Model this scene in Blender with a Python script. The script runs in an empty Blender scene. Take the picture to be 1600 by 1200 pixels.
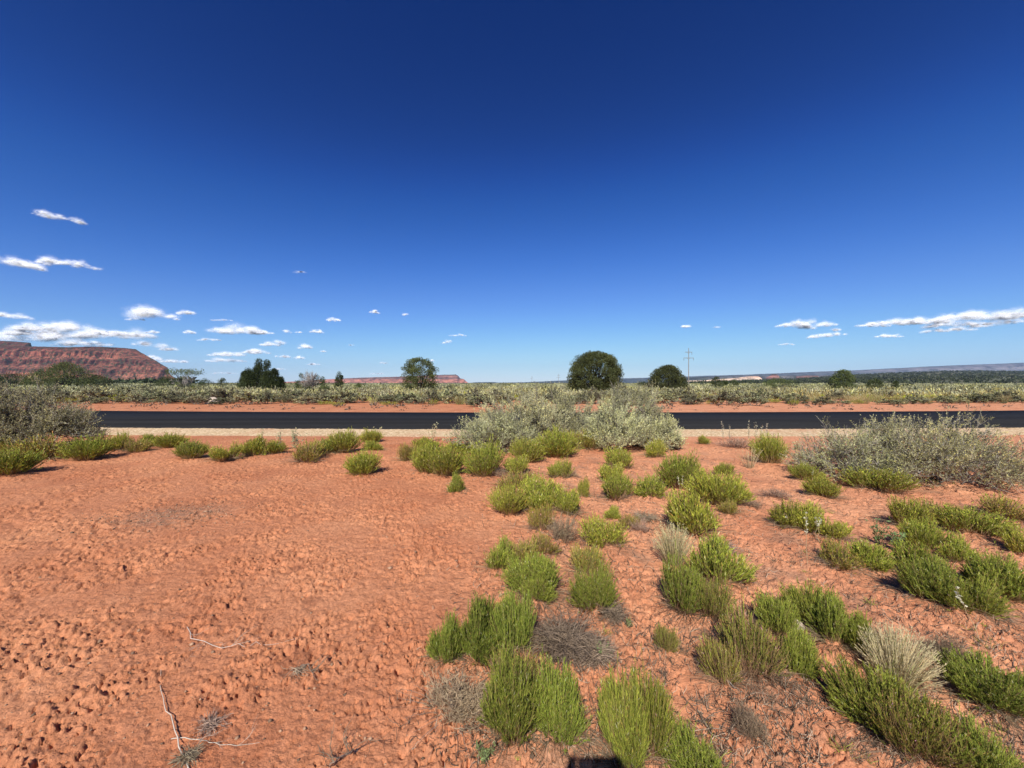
import bpy, math
import numpy as np
from math import radians, sin, cos, pi

# ------------------------------------------------------------------ camera, sky, sun, exposure
scn = bpy.context.scene
COL = scn.collection
CAMH, FPX, HOR = 1.5, 602.0, 598.0
cam_d = bpy.data.cameras.new("camera"); cam = bpy.data.objects.new("camera", cam_d); COL.objects.link(cam)
cam_d.sensor_width = 36.0; cam_d.lens = 36.0*FPX/1600.0
cam_d.clip_start = 0.02; cam_d.clip_end = 80000.0
cam.location = (0, 0, CAMH)
cam.rotation_euler = (radians(90.0) - math.atan((600-HOR)/FPX), 0, 0)
scn.camera = cam
SUN_EL, SUN_AZ = radians(43.0), radians(12.0)     # light travels towards +Y, a little towards +X
world = bpy.data.worlds.new("World"); scn.world = world; world.use_nodes = True
wn = world.node_tree; wn.nodes.clear()
out = wn.nodes.new('ShaderNodeOutputWorld'); bg = wn.nodes.new('ShaderNodeBackground')
sky = wn.nodes.new('ShaderNodeTexSky'); sky.sky_type = 'NISHITA'; sky.sun_disc = False
sky.sun_elevation = SUN_EL; sky.sun_rotation = pi + SUN_AZ
sky.altitude = 1600; sky.air_density = 1.0; sky.dust_density = 0.3; sky.ozone_density = 6.0
# the sky's own colours, graded per channel the way the phone rendered them
vs = wn.nodes.new('ShaderNodeVectorMath'); vs.operation = 'SCALE'; vs.inputs['Scale'].default_value = 0.0956
crv = wn.nodes.new('ShaderNodeRGBCurve')
for ci, pts in enumerate([[(0, 0), (.056, .0035), (.089, .024), (.168, .118), (.48, .50), (1, .95)],
                          [(0, 0), (.102, .031), (.165, .106), (.301, .290), (.63, .72), (1, 1)],
                          [(0, 0), (.212, .175), (.332, .42), (.558, .79), (.73, .95), (1, 1)]]):
    c = crv.mapping.curves[ci]
    c.points[0].location = pts[0]; c.points[1].location = pts[-1]
    for p_ in pts[1:-1]: c.points.new(*p_)
crv.mapping.use_clip = False; crv.mapping.update()
vs2 = wn.nodes.new('ShaderNodeVectorMath'); vs2.operation = 'SCALE'; vs2.inputs['Scale'].default_value = 10.0
wn.links.new(sky.outputs[0], vs.inputs[0]); wn.links.new(vs.outputs[0], crv.inputs['Color']); wn.links.new(crv.outputs[0], vs2.inputs[0])
wn.links.new(vs2.outputs[0], bg.inputs[0]); wn.links.new(bg.outputs[0], out.inputs[0])
bg.inputs[1].default_value = 0.0784
sd = bpy.data.lights.new("sun", 'SUN'); sun = bpy.data.objects.new("sun", sd); COL.objects.link(sun)
sd.energy = 4.8; sd.angle = radians(0.53); sd.color = (1.0, 0.955, 0.88)
from mathutils import Vector
sun.rotation_euler = Vector((sin(SUN_AZ)*cos(SUN_EL), cos(SUN_AZ)*cos(SUN_EL), -sin(SUN_EL))).to_track_quat('-Z', 'Y').to_euler()
scn.view_settings.view_transform = 'Standard'; scn.view_settings.look = 'None'
scn.view_settings.exposure = 0.35; scn.view_settings.gamma = 1.0
scn.cycles.transparent_max_bounces = 48
scn.cycles.max_bounces = 5; scn.cycles.diffuse_bounces = 3; scn.cycles.transmission_bounces = 3
scn.cycles.volume_bounces = 0

# ------------------------------------------------------------------ numpy noise
def _h(ix, iy, iz, seed):
    n = (ix.astype(np.int64)*374761393 + iy.astype(np.int64)*668265263 + iz*2147483647 + seed*1274126177) & 0xFFFFFFFF
    n = ((n ^ (n >> 13))*1274126177) & 0xFFFFFFFF
    n = ((n ^ (n >> 16))*2246822519) & 0xFFFFFFFF
    return ((n ^ (n >> 15)) & 0xFFFFFF)/float(0xFFFFFF)
def perlin(x, y, seed=0):
    x = np.asarray(x, float); y = np.asarray(y, float)
    ix = np.floor(x); iy = np.floor(y); fx = x-ix; fy = y-iy
    ix = ix.astype(np.int64); iy = iy.astype(np.int64)
    u = fx*fx*fx*(fx*(fx*6-15)+10); v = fy*fy*fy*(fy*(fy*6-15)+10)
    def g(a, b):
        t = _h(ix+a, iy+b, 0, seed)*2*pi
        return np.cos(t)*(fx-a) + np.sin(t)*(fy-b)
    return ((g(0,0)*(1-u)+g(1,0)*u)*(1-v) + (g(0,1)*(1-u)+g(1,1)*u)*v)*1.5
def fbm(x, y, seed=0, octs=4, gain=0.5):
    s = 0; a = 1.0; t = 0
    for k in range(octs):
        s = s + a*perlin(x*2**k + 17.3*k, y*2**k - 9.1*k, seed+k*7); t += a; a *= gain
    return s/t
def cell(x, y, seed=0):
    """F1 and F2 of a cellular noise"""
    x = np.asarray(x, float); y = np.asarray(y, float)
    ix = np.floor(x).astype(np.int64); iy = np.floor(y).astype(np.int64)
    f1 = np.full(x.shape, 9.0); f2 = np.full(x.shape, 9.0); idv = np.zeros(x.shape)
    for a in (-1, 0, 1):
        for b in (-1, 0, 1):
            px = ix+a+_h(ix+a, iy+b, 0, seed); py = iy+b+_h(ix+a, iy+b, 0, seed+5)
            d = np.hypot(px-x, py-y)
            r = _h(ix+a, iy+b, 0, seed+9)
            new = d < f1
            f2 = np.where(new, f1, np.minimum(f2, d)); idv = np.where(new, r, idv); f1 = np.where(new, d, f1)
    return f1, f2, idv
def sstep(a, b, x):
    t = np.clip((x-a)/(b-a), 0, 1); return t*t*(3-2*t)

# ------------------------------------------------------------------ mesh helpers
def mk(name, V, F, mat, parent=None, tint=None, smooth=False, loc=None):
    """one mesh object; F is an int array (n,3) or (n,4), or a list of such arrays"""
    me = bpy.data.meshes.new(name)
    V = np.asarray(V, np.float32).reshape(-1, 3)
    if not isinstance(F, (list, tuple)): F = [F]
    F = [np.asarray(f, np.int32) for f in F if len(f)]
    me.vertices.add(len(V)); me.vertices.foreach_set('co', V.ravel())
    nl = sum(f.size for f in F); npoly = sum(len(f) for f in F)
    me.loops.add(nl); me.loops.foreach_set('vertex_index', np.concatenate([f.ravel() for f in F]))
    tot = np.concatenate([np.full(len(f), f.shape[1], np.int32) for f in F])
    st = np.concatenate([[0], np.cumsum(tot)[:-1]]).astype(np.int32)
    me.polygons.add(npoly); me.polygons.foreach_set('loop_start', st)
    try: me.polygons.foreach_set('loop_total', tot)
    except Exception: pass
    if smooth: me.polygons.foreach_set('use_smooth', np.ones(npoly, bool))
    me.update(calc_edges=True)
    if tint is not None:
        a = me.attributes.new('tint', 'FLOAT_COLOR', 'POINT')
        t = np.ones((len(V), 4), np.float32); tint = np.asarray(tint, np.float32)
        if tint.ndim == 1: t[:, :3] = tint[:, None]
        else: t[:, :tint.shape[1]] = tint
        a.data.foreach_set('color', t.ravel())
    if mat: me.materials.append(mat)
    o = bpy.data.objects.new(name, me); COL.objects.link(o)
    if parent: o.parent = parent
    if loc is not None: o.location = loc
    return o
def empty(name, label, cat, group=None, loc=(0,0,0), rz=0.0, sc=None):
    o = bpy.data.objects.new(name, None); COL.objects.link(o); o.empty_display_size = 0.1
    o.location = loc; o.rotation_euler = (0, 0, rz)
    if sc: o.scale = sc
    tag(o, label, cat, group); return o
def tag(o, label=None, cat=None, group=None, kind=None):
    if label: o['label'] = label
    if cat: o['category'] = cat
    if group: o['group'] = group
    if kind: o['kind'] = kind
    return o
def copy_tree(root, name=None):
    r = root.copy(); COL.objects.link(r)
    for ch in list(root.children):
        c = ch.copy(); COL.objects.link(c); c.parent = r
        for g in list(ch.children):
            d = g.copy(); COL.objects.link(d); d.parent = c
    return r
def norm(v):
    return v/np.maximum(np.linalg.norm(v, axis=-1, keepdims=True), 1e-9)
class Acc:
    """collects vertices, faces and tints"""
    def __init__(s): s.V = []; s.Q = []; s.T = []; s.C = []; s.n = 0
    def add(s, V, Q=None, T=None, C=None):
        V = np.asarray(V, float).reshape(-1, 3)
        if Q is not None and len(Q): s.Q.append(np.asarray(Q)+s.n)
        if T is not None and len(T): s.T.append(np.asarray(T)+s.n)
        if C is None: C = np.ones((len(V), 3))
        C = np.asarray(C, float)
        if C.ndim == 1: C = np.repeat(C[:, None], 3, 1)
        s.C.append(C); s.V.append(V); s.n += len(V)
    def build(s, name, mat, parent=None, smooth=False, loc=None):
        F = []
        if s.Q: F.append(np.concatenate(s.Q))
        if s.T: F.append(np.concatenate(s.T))
        return mk(name, np.concatenate(s.V), F, mat, parent, np.concatenate(s.C), smooth, loc)
def ribbons(acc, P, w, C, rng, side=None):
    """P (n,k,3) centre lines, w (n,k) widths, C (n,k,3) tints -> flat ribbons"""
    n, k, _ = P.shape
    if side is None:
        d = norm(P[:, -1]-P[:, 0]); r = rng.normal(size=(n, 3)); side = norm(np.cross(d, r))
    S = side[:, None, :]*w[..., None]*0.5
    V = np.stack([P-S, P+S], 2).reshape(-1, 3)
    i = (np.arange(n)[:, None]*k + np.arange(k-1)[None])*2; i = i.ravel()
    Q = np.stack([i, i+1, i+3, i+2], 1)
    acc.add(V, Q, None, np.repeat(C.reshape(-1, 3), 2, 0))
def tubes(acc, P, w, C, m=3):
    """P (n,k,3), w (n,k) radii -> m-sided tubes"""
    n, k, _ = P.shape
    d = norm(np.gradient(P, axis=1))
    ref = np.where(np.abs(d[..., 2:3]) > 0.9, np.array([1., 0, 0]), np.array([0, 0, 1.]))
    a = norm(np.cross(d, ref)); b = np.cross(d, a)
    ang = np.arange(m)*2*pi/m
    V = P[:, :, None, :] + w[..., None, None]*(a[:, :, None, :]*np.cos(ang)[None, None, :, None] + b[:, :, None, :]*np.sin(ang)[None, None, :, None])
    i = (np.arange(n)[:, None]*k + np.arange(k-1)[None])*m; i = i.ravel()
    Q = []
    for j in range(m):
        jj = (j+1) % m
        Q.append(np.stack([i+j, i+jj, i+m+jj, i+m+j], 1))
    acc.add(V.reshape(-1, 3), np.concatenate(Q), None, np.repeat(C.reshape(-1, 3), m, 0))
def leaves(acc, B, D, L, W, C, rng, fold=None):
    """rhombus leaves at B (n,3) along D, length L (n,), width W (n,)"""
    n = len(B); s = norm(np.cross(D, rng.normal(size=(n, 3))))
    mid = B + D*(L*0.45)[:, None]
    V = np.stack([B, mid-s*(W*0.5)[:, None], B+D*L[:, None], mid+s*(W*0.5)[:, None]], 1).reshape(-1, 3)
    i = np.arange(n)*4
    acc.add(V, np.stack([i, i+1, i+2, i+3], 1), None, np.repeat(C, 4, 0))

# ------------------------------------------------------------------ materials
def nmat(name):
    m = bpy.data.materials.new(name); m.use_nodes = True; nt = m.node_tree; nt.nodes.clear()
    o = nt.nodes.new('ShaderNodeOutputMaterial'); return m, nt, o
def N(nt, t, **kw):
    n = nt.nodes.new(t)
    for k, v in kw.items(): setattr(n, k, v)
    return n
def mixc(nt, blend, a, b, f=1.0):
    n = N(nt, 'ShaderNodeMix', data_type='RGBA', blend_type=blend)
    for idx, v in ((0, f), (6, a), (7, b)):
        if hasattr(v, 'is_output'): nt.links.new(v, n.inputs[idx])
        elif idx == 0: n.inputs[0].default_value = v
        else: n.inputs[idx].default_value = (*v, 1)
    return n.outputs[2]
def noise(nt, scale, detail=4, rough=0.55, vec=None, dist=0.0):
    n = N(nt, 'ShaderNodeTexNoise'); n.inputs['Scale'].default_value = scale; n.inputs['Detail'].default_value = detail
    n.inputs['Roughness'].default_value = rough; n.inputs['Distortion'].default_value = dist
    if vec is not None: nt.links.new(vec, n.inputs['Vector'])
    return n.outputs[0]
def ramp(nt, fac, stops):
    r = N(nt, 'ShaderNodeValToRGB'); e = r.color_ramp.elements
    while len(e) < len(stops): e.new(0.5)
    for i, (p, c) in enumerate(stops):
        e[i].position = p; e[i].color = (*c, 1) if len(c) == 3 else c
    nt.links.new(fac, r.inputs[0]); return r.outputs[0]
def leafmat(name, base, transl=0.3, vary=0.25, rough=0.75, hue=0.02):
    m, nt, o = nmat(name)
    at = N(nt, 'ShaderNodeAttribute', attribute_name='tint')
    oi = N(nt, 'ShaderNodeObjectInfo')
    mr = N(nt, 'ShaderNodeMapRange'); nt.links.new(oi.outputs['Random'], mr.inputs[0])
    mr.inputs[3].default_value = 1-vary; mr.inputs[4].default_value = 1+vary
    hs = N(nt, 'ShaderNodeHueSaturation'); nt.links.new(mr.outputs[0], hs.inputs['Value'])
    mh = N(nt, 'ShaderNodeMath', operation='MULTIPLY_ADD'); wn_ = N(nt, 'ShaderNodeTexWhiteNoise', noise_dimensions='1D')
    nt.links.new(oi.outputs['Random'], wn_.inputs['W']); nt.links.new(wn_.outputs['Value'], mh.inputs[0])
    mh.inputs[1].default_value = hue*2; mh.inputs[2].default_value = 0.5-hue; nt.links.new(mh.outputs[0], hs.inputs['Hue'])
    nt.links.new(mixc(nt, 'MULTIPLY', base, at.outputs['Color']), hs.inputs['Color'])
    p = N(nt, 'ShaderNodeBsdfPrincipled'); p.inputs['Roughness'].default_value = rough
    p.inputs['Specular IOR Level'].default_value = 0.25
    nt.links.new(hs.outputs[0], p.inputs['Base Color'])
    if transl > 0:
        t = N(nt, 'ShaderNodeBsdfTranslucent'); nt.links.new(hs.outputs[0], t.inputs[0])
        mx = N(nt, 'ShaderNodeMixShader'); mx.inputs[0].default_value = transl
        nt.links.new(p.outputs[0], mx.inputs[1]); nt.links.new(t.outputs[0], mx.inputs[2]); nt.links.new(mx.outputs[0], o.inputs[0])
    else: nt.links.new(p.outputs[0], o.inputs[0])
    return m
M = {}
M['snake'] = leafmat('snakeweed_leaf', (0.285, 0.320, 0.042), 0.10, 0.2, hue=0.012)
M['snake_stem'] = leafmat('snakeweed_stem', (0.31, 0.235, 0.115), 0.1, 0.2)
M['sage'] = leafmat('sage_leaf', (0.50, 0.485, 0.27), 0.25, 0.16, hue=0.012)
M['sage_olive'] = leafmat('sage_leaf_olive', (0.34, 0.315, 0.165), 0.2, 0.1, hue=0.01)
M['salt'] = leafmat('saltbush_leaf', (0.41, 0.395, 0.195), 0.2, 0.1)
M['sage_far'] = leafmat('sage_leaf_far', (0.275, 0.265, 0.150), 0.15, 0.40, hue=0.02)
M['wood'] = leafmat('grey_wood', (0.27, 0.235, 0.195), 0.0, 0.15)
M['dead'] = leafmat('dead_twig', (0.25, 0.185, 0.125), 0.0, 0.25)
M['bleached'] = leafmat('bleached_wood', (0.62, 0.52, 0.42), 0.0, 0.1)
M['straw'] = leafmat('straw_blade', (0.62, 0.52, 0.29), 0.3, 0.1)
M['straw_far'] = leafmat('straw_far', (0.52, 0.45, 0.20), 0.3, 0.15)
M['weed'] = leafmat('weed_leaf', (0.20, 0.27, 0.10), 0.3, 0.1)
M['pod'] = leafmat('seed_pod', (0.62, 0.60, 0.42), 0.3, 0.1)
M['bark'] = leafmat('bark', (0.055, 0.045, 0.036), 0.0, 0.1)
M['juniper'] = leafmat('juniper_leaf', (0.068, 0.085, 0.028), 0.15, 0.15)
M['piny'] = leafmat('shrub_leaf', (0.070, 0.082, 0.036), 0.15, 0.2)

def ground_mat():
    m, nt, o = nmat('red_dirt')
    tc = N(nt, 'ShaderNodeTexCoord').outputs['Object']
    at = N(nt, 'ShaderNodeAttribute', attribute_name='tint'); sep = N(nt, 'ShaderNodeSeparateColor'); nt.links.new(at.outputs['Color'], sep.inputs[0])
    n1 = noise(nt, 0.9, 5, 0.6, tc); n2 = noise(nt, 14, 6, 0.65, tc); n3 = noise(nt, 130, 3, 0.6, tc)
    c = ramp(nt, n1, [(0.3, (0.52, 0.195, 0.092)), (0.7, (0.68, 0.302, 0.150))])
    c = mixc(nt, 'MULTIPLY', c, ramp(nt, n2, [(0.3, (0.76, 0.72, 0.70)), (0.7, (1.08, 1.10, 1.12))]), 1.0)
    c = mixc(nt, 'MULTIPLY', c, ramp(nt, n3, [(0.3, (0.82, 0.82, 0.82)), (0.7, (1.14, 1.14, 1.14))]), 1.0)
    sx = N(nt, 'ShaderNodeSeparateXYZ'); nt.links.new(tc, sx.inputs[0])
    mr = N(nt, 'ShaderNodeMapRange'); nt.links.new(sx.outputs[0], mr.inputs[0]); mr.inputs[1].default_value = -.8; mr.inputs[2].default_value = 1.2; mr.inputs[4].default_value = .8
    c = mixc(nt, 'MIX', c, mixc(nt, 'MULTIPLY', c, (1.20, 1.32, 1.42)), mr.outputs[0])     # paler and less red toward +X
    # R darker tone in the footprints, G grey gravelly litter, B plant cover of the far plain
    c = mixc(nt, 'MIX', c, (0.27, 0.095, 0.048), sep.outputs[0])
    gr = ramp(nt, noise(nt, 60, 3, 0.7, tc), [(0.35, (0.17, 0.10, 0.065)), (0.65, (0.40, 0.27, 0.18))])
    c = mixc(nt, 'MIX', c, gr, sep.outputs[1])
    far = ramp(nt, noise(nt, 0.05, 8, 0.75, tc), [(0.35, (0.075, 0.085, 0.045)), (0.5, (0.15, 0.14, 0.075)), (0.62, (0.19, 0.16, 0.085)), (0.75, (0.34, 0.17, 0.09))])
    c = mixc(nt, 'MIX', c, far, sep.outputs[2])
    b = N(nt, 'ShaderNodeBump'); b.inputs['Strength'].default_value = 0.65; b.inputs['Distance'].default_value = 0.010
    nt.links.new(noise(nt, 75, 6, 0.7, tc), b.inputs['Height'])
    b2 = N(nt, 'ShaderNodeBump'); b2.inputs['Strength'].default_value = 0.5; b2.inputs['Distance'].default_value = 0.035
    nt.links.new(ramp(nt, noise(nt, 17, 6, 0.68, tc), [(.40, (0, 0, 0)), (.47, (.75, .75, .75)), (.60, (1, 1, 1))]), b2.inputs['Height']); nt.links.new(b.outputs[0], b2.inputs['Normal'])
    p = N(nt, 'ShaderNodeBsdfPrincipled'); p.inputs['Roughness'].default_value = 0.95; p.inputs['Specular IOR Level'].default_value = 0.1
    nt.links.new(c, p.inputs['Base Color']); nt.links.new(b2.outputs[0], p.inputs['Normal']); nt.links.new(p.outputs[0], o.inputs[0])
    return m
M['ground'] = ground_mat()
def simple(name, fn, rough=0.9, spec=0.2, bump=None):
    m, nt, o = nmat(name); tc = N(nt, 'ShaderNodeTexCoord').outputs['Object']
    p = N(nt, 'ShaderNodeBsdfPrincipled'); p.inputs['Roughness'].default_value = rough; p.inputs['Specular IOR Level'].default_value = spec
    c = fn(nt, tc)
    if hasattr(c, 'is_output'): nt.links.new(c, p.inputs['Base Color'])
    else: p.inputs['Base Color'].default_value = (*c, 1)
    if bump:
        b = N(nt, 'ShaderNodeBump'); b.inputs['Strength'].default_value = bump[1]; b.inputs['Distance'].default_value = bump[2]
        nt.links.new(noise(nt, bump[0], 4, 0.6, tc), b.inputs['Height']); nt.links.new(b.outputs[0], p.inputs['Normal'])
    nt.links.new(p.outputs[0], o.inputs[0]); return m
def asphalt(nt, tc):
    mp = N(nt, 'ShaderNodeMapping'); mp.inputs['Scale'].default_value = (0.06, 1.3, 1); nt.links.new(tc, mp.inputs[0])
    c = ramp(nt, noise(nt, 1.0, 5, 0.6, mp.outputs[0]), [(0.3, (0.014, 0.0135, 0.0135)), (0.7, (0.026, 0.025, 0.024))])
    return mixc(nt, 'MULTIPLY', c, ramp(nt, noise(nt, 90, 2, 0.5, tc), [(0.3, (0.7, 0.7, 0.7)), (0.75, (1.5, 1.5, 1.5))]), 1.0)
M['asphalt'] = simple('asphalt', asphalt, 0.9, 0.10, (120, 0.5, 0.004))
def gravel(nt, tc):
    v = N(nt, 'ShaderNodeTexVoronoi'); v.inputs['Scale'].default_value = 22; nt.links.new(tc, v.inputs['Vector'])
    s = N(nt, 'ShaderNodeSeparateColor'); nt.links.new(v.outputs['Color'], s.inputs[0])
    c = ramp(nt, s.outputs[0], [(0.0, (0.42, 0.28, 0.15)), (0.6, (0.64, 0.46, 0.26)), (1.0, (0.76, 0.59, 0.37))])
    return mixc(nt, 'MIX', c, (0.50, 0.22, 0.12), ramp(nt, noise(nt, 0.8, 5, 0.65, tc), [(0.5, (0, 0, 0)), (0.72, (0.6, 0.6, 0.6))]))
M['gravel'] = simple('gravel', gravel, 0.95, 0.1, (40, 0.8, 0.012))
M['rock'] = simple('pale_rock', lambda nt, tc: ramp(nt, noise(nt, 9, 5, 0.6, tc), [(0.3, (0.42, 0.33, 0.25)), (0.7, (0.60, 0.50, 0.40))]), 0.9, 0.2, (30, 0.6, 0.01))
M['pole'] = simple('weathered_pole', lambda nt, tc: ramp(nt, noise(nt, 3, 5, 0.6, tc), [(0.3, (0.20, 0.17, 0.15)), (0.7, (0.30, 0.26, 0.23))]))
M['white'] = simple('white_wall', lambda nt, tc: (0.78, 0.77, 0.74))
M['dark'] = simple('dark_glass', lambda nt, tc: (0.03, 0.03, 0.035), 0.3, 0.5)
M['skin'] = simple('skin', lambda nt, tc: (0.50, 0.30, 0.21), 0.6)
M['shirt'] = simple('shirt', lambda nt, tc: (0.10, 0.14, 0.22))
M['jeans'] = simple('jeans', lambda nt, tc: (0.05, 0.07, 0.13))
M['hair'] = simple('hair', lambda nt, tc: (0.03, 0.02, 0.015))

# ------------------------------------------------------------------ ground relief
def road_y(x, y0):
    """a gentle arc: the road bends away at both ends"""
    a = np.abs(np.asarray(x, float)-1.5)
    return y0 + np.where(a < 34, 0.0022*a*a, 0.0022*34*34 + 0.15*(a-34))
R0, R1 = 12.15, 19.0
MOUNDS = []            # x, y, radius, height: filled from the shrub table
STEPS = [(462, 806, .075), (461, 888, .075), (487, 937, .065), (462, 1032, .095)]
def gp(px, py, h=0.0):
    Y = (CAMH-h)*FPX/(py-HOR); return (px-800.0)/FPX*Y, Y
def relief(x, y, fine=True):
    x = np.asarray(x, float); y = np.asarray(y, float)
    r = np.hypot(x, y)
    veg = sstep(-0.5, 0.25, x - 0.10*(y-3) + .25*fbm(x/.7, y/.7, 19, 2)) * sstep(9.5, 7.0, y)          # plant-covered side
    z = 0.020*fbm(x/1.7, y/1.7, 3, 3) + 0.010*fbm(x/0.42, y/0.42, 11, 3)
    z = z + veg*(0.020*fbm(x/0.55, y/0.55, 21, 3))
    # crusted, trampled surface: thin plates with broken edges and small pits
    wx = x + 0.022*perlin(x/0.07, y/0.07, 31); wy = y + 0.022*perlin(x/0.07, y/0.07, 32)
    n = fbm(wx/0.085, wy/0.075, 41, 3, 0.65)
    plate = 0.006*sstep(-0.03, 0.005, n) + 0.006*sstep(.19, .21, n)
    n2 = fbm(wx/0.036, wy/0.036, 51, 3, .6)
    pits = -0.022*sstep(0.20, 0.25, n2)
    f1, f2, idv = cell(wx/0.10, wy/0.10, 54)
    pits = pits - .009*sstep(.07, .0, f2-f1)*sstep(-.1, .3, fbm(x/.3, y/.3, 58, 2))
    f1, f2, idv = cell(wx/0.055, wy/0.055, 55)
    plate = plate + 0.007*np.sqrt(np.clip(1-(f1/.42)**2, 0, 1))*(idv > .80)*(.5+idv)
    f1, f2, idv = cell(x/0.028, y/0.028, 57)
    plate = plate + 0.009*np.sqrt(np.clip(1-(f1/.42)**2, 0, 1))*(idv > .66)
    patch = sstep(-0.25, 0.25, fbm(x/0.6, y/0.6, 61, 4))
    k = (0.22+1.0*patch)*(1-0.15*veg)
    z = z + k*1.15*(plate+pits) + 0.0035*fbm(x/0.028, y/0.028, 71, 2)
    for cx, cy, rr, hh in MOUNDS:
        d2 = (x-cx)**2+(y-cy)**2
        z = z + hh*np.exp(-d2/(rr*rr))
    step_mask = np.zeros(x.shape)
    for px, py, s in STEPS:
        cx, cy = gp(px, py); d = np.sqrt(((x-cx)/1.0)**2+((y-cy)/1.25)**2) + 0.02*perlin(x/0.07, y/0.07, 5)
        m = sstep(s*1.1, s*0.6, d); z = z*(1-m) + m*(-0.007+0.5*z)
        step_mask = np.maximum(step_mask, m)
    # an old wheel rut across the open dirt
    ax, ay = gp(0, 812); bx, by = gp(230, 905)
    t = np.clip(((x-ax)*(bx-ax)+(y-ay)*(by-ay))/((bx-ax)**2+(by-ay)**2), 0, 1)
    d = np.hypot(x-ax-t*(bx-ax), y-ay-t*(by-ay)) + 0.03*perlin(x/0.2, y/0.2, 8)
    z = z - 0.018*np.exp(-(d/0.05)**2)*sstep(-.35, .25, fbm(x/.22, y/.22, 17, 2))
    # the far side and the road corridor
    amp = np.where(y > 8, 1.0-0.75*sstep(8, 11, y), 1.0)
    z = z*amp
    z = z + sstep(22, 60, r)*0.12*fbm(x/14, y/14, 81, 3)
    z = z + sstep(200, 900, r)*1.2*fbm(x/260, y/260, 83, 3)
    return z, step_mask, veg
def gz(x, y):
    return relief(np.atleast_1d(x), np.atleast_1d(y))[0]

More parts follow.
